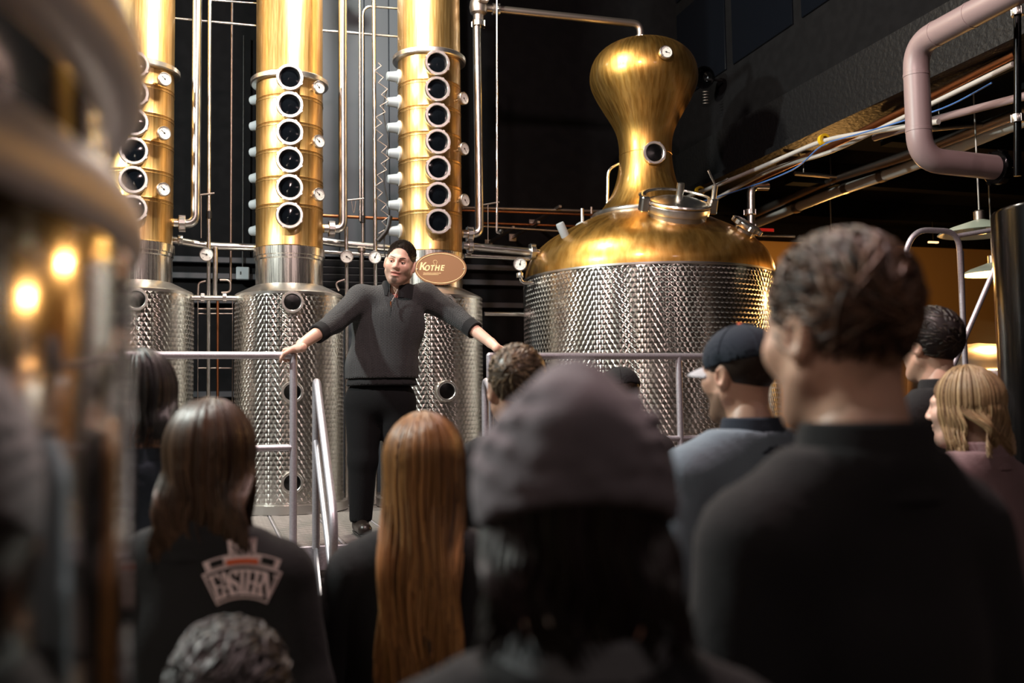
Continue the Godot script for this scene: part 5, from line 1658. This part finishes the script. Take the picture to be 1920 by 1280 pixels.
func back_print(t: Node3D) -> void:
	# the print lies on the jacket: every vertex is moved along the view of the flat artwork onto the cloth
	var jacket: MeshInstance3D = t.get_node("jacket")
	var c := t.transform.affine_inverse() * PD(454, 1078, 1.93)
	var dir := t.basis.inverse() * (PD(450, 1060, 3.0) - PD(450, 1060, 2.0)).normalized()
	dir.y = 0
	dir = dir.normalized()
	var right := dir.cross(Vector3.UP).normalized()
	var v := jacket.mesh.surface_get_arrays(0)[Mesh.ARRAY_VERTEX] as PackedVector3Array
	var ixs := jacket.mesh.surface_get_arrays(0)[Mesh.ARRAY_INDEX] as PackedInt32Array
	var near := []
	for i in range(0, ixs.size(), 3):
		var a := v[ixs[i]] + jacket.position
		if (a - c - dir * dir.dot(a - c)).length() < 0.24 and dir.dot(a - c) < 0.25:
			near.append([a, v[ixs[i + 1]] + jacket.position, v[ixs[i + 2]] + jacket.position])
	var drop := func(p: Vector3, proud: float) -> Vector3:
		var best := 9.0
		for q in near:
			var h: Variant = Geometry3D.ray_intersects_triangle(p - dir * 0.5, dir, q[0], q[1], q[2])
			if h != null:
				best = minf(best, (h - (p - dir * 0.5)).dot(dir))
		return p - dir * 0.5 + dir * ((best if best < 8.0 else 0.55) - proud)
	var shape := func(called: String, a0: float, a1: float, r0: float, r1: float, proud: float, m: Material) -> void:
		var fine := MB.new()
		var na := maxi(3, int((a1 - a0) / 0.035))
		var nr := maxi(2, int((r1 - r0) / 0.007))
		for i in na + 1:
			for k in nr + 1:
				var a := lerpf(a0, a1, float(i) / na)
				var rr := lerpf(r0, r1, float(k) / nr)
				fine.pt(drop.call(c + right * sin(a) * rr + Vector3.UP * (cos(a) * rr - 0.15), proud), -dir)
		for i in na:
			for k in nr:
				var q := i * (nr + 1) + k
				fine.quad(q, q + 1, q + nr + 2, q + nr + 1)
		obj(called, fine, m, jacket).position = -jacket.position
	# arched band with a rim, a dome above it, a tab on top and an orange stripe
	shape.call("print_band", -0.46, 0.46, 0.105, 0.170, 0.002, M.print)
	shape.call("print_field", -0.435, 0.435, 0.109, 0.166, 0.004, M.print_dark)
	shape.call("print_arch", -0.40, 0.40, 0.171, 0.190, 0.002, M.print)
	shape.call("print_arch_gap", -0.34, -0.20, 0.174, 0.187, 0.004, M.print_dark)
	shape.call("print_arch_gap", 0.20, 0.34, 0.174, 0.187, 0.004, M.print_dark)
	shape.call("print_tab", -0.13, 0.13, 0.171, 0.218, 0.004, M.print)
	shape.call("print_stripe", -0.17, 0.17, 0.172, 0.181, 0.006, M.print_orange)
	var put := func(text: String, a0: float, a1: float, r0: float, h: float, squeeze: float, m: Material) -> void:
		for k in text.length():
			var a := lerpf(a0, a1, (k + 0.5) / text.length())
			var tm := TextMesh.new()
			var f := SystemFont.new()
			f.font_names = PackedStringArray(["Droid Serif"])
			f.font_weight = 700
			tm.font = f
			tm.text = text[k]
			tm.font_size = 32
			tm.pixel_size = h / 23.0
			tm.depth = 0.0
			tm.vertical_alignment = VERTICAL_ALIGNMENT_BOTTOM
			var ar := tm.get_mesh_arrays()
			var fine := MB.new()
			var vv := ar[Mesh.ARRAY_VERTEX] as PackedVector3Array
			var low := 1e9
			for q in vv:
				low = minf(low, q.y)
			for q in vv:
				var u := Vector2(q.x * squeeze, q.y - low + r0)
				var w := u.rotated(-a) + Vector2(0, -0.15)
				fine.pt(drop.call(c + right * w.x + Vector3.UP * w.y, 0.0062), -dir)
			var ii: PackedInt32Array = ar[Mesh.ARRAY_INDEX] if ar[Mesh.ARRAY_INDEX] != null else PackedInt32Array(range(vv.size()))
			for i in range(0, ii.size(), 3):
				fine.tri(ii[i], ii[i + 1], ii[i + 2])
			obj("print_letter", fine, m, jacket).position = -jacket.position
	put.call("EASTERN", -0.40, 0.40, 0.113, 0.046, 0.62, M.print)
	put.call("NBA", -0.10, 0.10, 0.188, 0.019, 0.8, M.print_dark)

func presenter() -> void:
	var base := Vector3(PZ(712, 980, -6.2).x, DECK, -6.2)
	var t := thing("person", "presenter in a dark quilted sweater gripping both guard rails", "person", base)
	var L := func(px: float, py: float, z: float) -> Vector3:
		return PZ(px, py, z) - base
	var hip: Vector3 = L.call(713, 752, -6.2)
	var belly: Vector3 = L.call(716, 690, -6.18)
	var chest: Vector3 = L.call(728, 612, -6.16)
	var nb: Vector3 = L.call(742, 556, -6.14)
	var hc: Vector3 = L.call(750, 494, -6.06)
	var sh := [L.call(677, 560, -6.15), L.call(797, 556, -6.15)]
	var el := [L.call(627, 604, -6.04), L.call(852, 590, -6.06)]
	var wr := [L.call(566, 645, -5.80), L.call(921, 643, -5.83)]
	var yaw := Basis(Vector3.UP, deg_to_rad(-20.0))
	var hb := Basis(Vector3.UP, deg_to_rad(-20.0)) * Basis(Vector3.BACK, deg_to_rad(-11.0)) * Basis(Vector3.RIGHT, deg_to_rad(4.0))
	var hx := Transform3D(hb.scaled(Vector3(1.1, 1.1, 1.1)), hc)
	var skin := Color(0.66, 0.41, 0.31)
	# ---- body: trunk and limbs under the clothes, with finer head and hands joined in
	var trunk := [ell(chest, Vector3(0.17, 0.22, 0.11), 0.05, yaw), ell(belly, Vector3(0.18, 0.18, 0.12), 0.05, yaw), ell(hip, Vector3(0.16, 0.12, 0.11), 0.05, yaw), cap(nb, hc + Vector3(0, -0.10, -0.02), 0.068, 0.064, 0.03)]
	var feet := [L.call(676, 985, -6.22), L.call(756, 985, -6.2)]
	for i in 2:
		feet[i].y = 0.09
		trunk.append(cap(nb + Vector3(0, -0.04, 0), sh[i], 0.05, 0.055, 0.04))
		trunk.append(cap(sh[i], el[i], 0.052, 0.044, 0.02))
		trunk.append(cap(el[i], wr[i], 0.044, 0.031, 0.02))
		var hj: Vector3 = hip + yaw * Vector3(-0.085 if i == 0 else 0.085, -0.04, 0)
		var kn: Vector3 = hj.lerp(feet[i], 0.48) + Vector3(0, 0, 0.03)
		trunk.append(cap(hj, kn, 0.085, 0.058, 0.04))
		trunk.append(cap(kn, feet[i], 0.058, 0.042, 0.03))
	var body := net(trunk, 0.016)
	paint(body, func(_p, _n): return skin)
	var nz := FastNoiseLite.new()
	nz.seed = 4
	nz.frequency = 90.0
	var face := func(p: Vector3, n: Vector3) -> Color:
		var g := 0.5 + 0.5 * nz.get_noise_3dv(p)
		var c := skin.lerp(Color(0.66, 0.33, 0.26), clampf(1.0 - Vector2(absf(p.x) - 0.04, p.y + 0.02).length() / 0.035, 0.0, 1.0) * 0.35 if p.z > 0.03 else 0.0)
		# stubble along jaw and lip, denser on the chin
		var jaw := smoothstep(-0.035, -0.062, p.y) * smoothstep(-0.02, 0.03, p.z) * smoothstep(-0.128, -0.112, p.y)
		if absf(p.x) < 0.026 and p.y > -0.066:
			jaw = smoothstep(-0.036, -0.044, p.y) * 0.6 * float(p.z > 0.05)
		var goat := clampf(1.0 - Vector2(p.x / 0.022, (p.y + 0.098) / 0.022).length(), 0.0, 1.0) * float(p.z > 0.03)
		c = c.lerp(Color(0.13, 0.075, 0.05), clampf(jaw * (0.38 + 0.40 * g), 0.0, 0.7))
		c = c.lerp(Color(0.05, 0.028, 0.02), clampf(goat * 2.2, 0.0, 0.9))
		# lips and the dark of the open mouth
		var lip := clampf(1.4 - Vector2(p.x / 0.025, (p.y + 0.062) / 0.011).length(), 0.0, 1.0) * float(p.z > 0.075)
		c = c.lerp(Color(0.45, 0.17, 0.14), clampf(lip * 1.6, 0.0, 0.85))
		return c
	var hd := paint(net(head_pieces(1.03, 1.0), 0.0038), face)
	body.add(hd, hx)
	# hands: palm over the rail, fingers down behind and under it, thumb in front
	var rail_y := 1.832 - DECK
	for i in 2:
		var e := -1.0 if i == 0 else 1.0
		var grip := hand_pieces(1.15, 0.9)
		var hm := paint(net(grip, 0.0042), func(_p, _n): return skin)
		var w: Vector3 = wr[i]
		var centre := Vector3(w.x + e * 0.052, rail_y + 0.034, RAILZ - base.z + 0.005)
		# fingers run back and outward across the rail, palm down, thumb towards the camera side
		var y := Vector3(e * 0.62, -0.10, -0.72).normalized()
		var z := Vector3(0, -1, 0.0)
		z = (z - y * z.dot(y)).normalized()
		var x := y.cross(z)
		var bs := Basis(x, y, z)
		if (x.z < 0.0):
			bs.x = -x       # mirrored for the other hand
		body.add(hm, Transform3D(bs, centre - y * 0.045))
		body.add(paint(net([cap(el[i].lerp(w, 0.55), w, 0.040, 0.031, 0.01), cap(w, centre - y * 0.05, 0.031, 0.026, 0.01)], 0.008), func(_p, _n): return skin), Transform3D.IDENTITY)
	obj("body", body, M.skin, t)
	# ---- eyes, brows
	for s in [-1.0, 1.0]:
		var eb := obj("eyeball", MB.new().ball(Vector3(s * 0.0315, 0.0025, 0.0775), Vector3(0.0125, 0.0118, 0.0125), 18), M.eye, t)
		eb.transform = hx
		var ir := obj("iris", MB.new().ball(Vector3(s * 0.0315 - 0.001, 0.001, 0.0868), Vector3(0.0058, 0.0058, 0.004), 14), M.iris, t)
		ir.transform = hx
		var lidm := paint(net([ell(Vector3(s * 0.0315, 0.0065, 0.0785), Vector3(0.0150, 0.0095, 0.0138), 0.002), half(Vector3(0, 0.0018, 0.08), Vector3(0, -1, 0.15))], 0.002), func(_p, _n): return Color(0.42, 0.235, 0.165))
		obj("eyelid", lidm, M.skin, t).transform = hx
		var bm := MB.new()
		var br := []
		for k in 7:
			var q := k / 6.0
			br.append(Vector3(s * lerpf(0.013, 0.050, q), 0.0235 + 0.006 * sin(q * PI * 0.8), 0.0985 - 0.024 * q * q))
		strand(bm, br, 0.0042, 0.0020, Color(0.05, 0.030, 0.02))
		obj("eyebrow", bm, M.hair, t).transform = hx
	var r := RandomNumberGenerator.new()
	r.seed = 5
	var hair := short_hair(r, 4000, 0.018, 0.0015, 0.05, Color(0.018, 0.012, 0.009), Color(0.075, 0.05, 0.038), 0.8, Vector3(0.15, 0.7, 0.6), 0.090, -0.06, 0.0016)
	obj("hair", hair, M.hair, t).transform = hx
	# ---- sweater
	var hem := L.call(716, 719, -6.18).y as float
	var sweater := [ell(chest + Vector3(0, 0.01, 0), Vector3(0.232, 0.235, 0.150), 0.06, yaw), ell(belly + Vector3(0, 0.0, 0.0), Vector3(0.232, 0.23, 0.165), 0.08, yaw), ell(belly + Vector3(0, -0.12, 0.0), Vector3(0.222, 0.12, 0.155), 0.06, yaw), cap(chest, nb + Vector3(0, 0.0, -0.01), 0.10, 0.085, 0.06)]
	for i in 2:
		sweater.append(cap(nb + Vector3(0, -0.015, -0.01), sh[i] + Vector3(0, 0.0, 0), 0.075, 0.082, 0.05))
		sweater.append(cap(sh[i], el[i], 0.084, 0.066, 0.04))
		sweater.append(cap(el[i], el[i].lerp(wr[i], 0.42), 0.066, 0.054, 0.02))
		# soft folds at the elbow and side
		for k in 4:
			var q: Vector3 = sh[i].lerp(el[i], 0.62 + 0.13 * k)
			sweater.append(cap(q + Vector3(0, -0.035, 0.045), q + Vector3(0.0, 0.045, 0.04), 0.014, 0.010, 0.014))
	sweater.append(half(Vector3(0, hem + 0.03, 0), Vector3(0, -1, 0)))
	sweater.append(ell(hc + Vector3(0.0, -0.13, 0.0), Vector3(0.075, 0.075, 0.08), 0.01, hb, true))
	obj("sweater", net(sweater, 0.0115), M.knit, t)
	var band := [ell(belly + Vector3(0, -0.11, 0.0), Vector3(0.224, 0.125, 0.157), 0.03, yaw), half(Vector3(0, hem + 0.033, 0), Vector3(0, 1, 0)), half(Vector3(0, hem - 0.014, 0), Vector3(0, -1, 0))]
	obj("hem_band", net(band, 0.012), M.rib, t)
	for i in 2:
		var a: Vector3 = el[i].lerp(wr[i], 0.38)
		var b: Vector3 = el[i].lerp(wr[i], 0.56)
		obj("cuff", MB.new().lathe([Vector2(0.050, 0.0), Vector2(0.059, 0.004), Vector2(0.057, (b - a).length()), Vector2(0.049, (b - a).length() + 0.004), Vector2(0.044, (b - a).length() - 0.006)], 28, along(a, b - a)), M.rib, t)
	# zip collar: two standing flaps round the neck, open in front
	var cc := Transform3D(Basis(Vector3.UP, deg_to_rad(-22.0)) * Basis(Vector3.BACK, deg_to_rad(-8.0)), nb + Vector3(0.004, 0.0, 0.01))
	obj("collar", MB.new().lathe([Vector2(0.118, -0.01), Vector2(0.108, 0.035), Vector2(0.096, 0.082), Vector2(0.090, 0.086), Vector2(0.086, 0.08), Vector2(0.094, 0.03), Vector2(0.100, -0.02)], 40, cc, Vector2(1, 1), 0.30, TAU - 0.30), M.rib, t)
	for s in [-1.0, 1.0]:
		var zp := []
		for k in 7:
			var q := k / 6.0
			var a: float = lerpf(0.05, 0.34, q) * s
			var rr := lerpf(0.132, 0.094, q)
			zp.append(cc * Vector3(sin(a) * rr, lerpf(-0.045, 0.080, q), cos(a) * rr + 0.012 * (1.0 - q)))
		obj("zip_edge", MB.new().tube(zp, 0.0022, -1, 6), M.dull_pipe if s > 0.0 else M.ink, t)
	var low: Vector3 = cc * Vector3(0, -0.045, 0.146)
	obj("zip_puller", MB.new().box(at(low + Vector3(0.0, -0.02, 0.004)), Vector3(0.009, 0.035, 0.005), 0.001), M.copper_pipe, t)
	obj("zip_line", MB.new().tube([low, low + Vector3(-0.004, -0.07, 0.012)], 0.003, -1, 6), M.ink, t)
	# undershirt at the throat
	obj("undershirt", net([ell(nb + yaw * Vector3(0, -0.035, 0.075), Vector3(0.055, 0.05, 0.035), 0.01, yaw)], 0.008), mat(Color(0.55, 0.30, 0.26), 0.9), t)
	# ---- trousers and shoes
	var tr := [ell(hip + Vector3(0, 0.02, 0), Vector3(0.215, 0.16, 0.15), 0.05, yaw)]
	for i in 2:
		var hj: Vector3 = hip + yaw * Vector3(-0.105 if i == 0 else 0.105, -0.03, 0)
		var kn: Vector3 = hj.lerp(feet[i], 0.48) + Vector3(0, 0, 0.03)
		tr.append(cap(hj, kn, 0.118, 0.090, 0.04))
		tr.append(cap(kn, feet[i] + Vector3(0, -0.03, 0), 0.090, 0.068, 0.03))
	tr.append(half(Vector3(0, 0.075, 0), Vector3(0, -1, 0)))
	obj("trousers", net(tr, 0.016), M.jeans, t)
	for i in 2:
		var f: Vector3 = feet[i]
		var o := Vector3(0.05 if i == 1 else 0.0, 0, 0.19)
		var shoe := obj("shoe", net([cap(Vector3(f.x, 0.052, f.z - 0.05), Vector3(f.x, 0.045, f.z) + o, 0.048, 0.043, 0.02), cap(Vector3(f.x, 0.10, f.z), Vector3(f.x, 0.06, f.z), 0.05, 0.05, 0.02), half(Vector3(0, 0.014, 0), Vector3(0, -1, 0))], 0.009), M.leather, t)
		obj("sole", net([cap(Vector3(f.x, 0.03, f.z - 0.055), Vector3(f.x, 0.03, f.z) + o * 1.03, 0.047, 0.042, 0.01), half(Vector3(0, 0.020, 0), Vector3(0, 1, 0)), half(Vector3(0, 0.002, 0), Vector3(0, -1, 0))], 0.007), M.black_plastic, shoe)
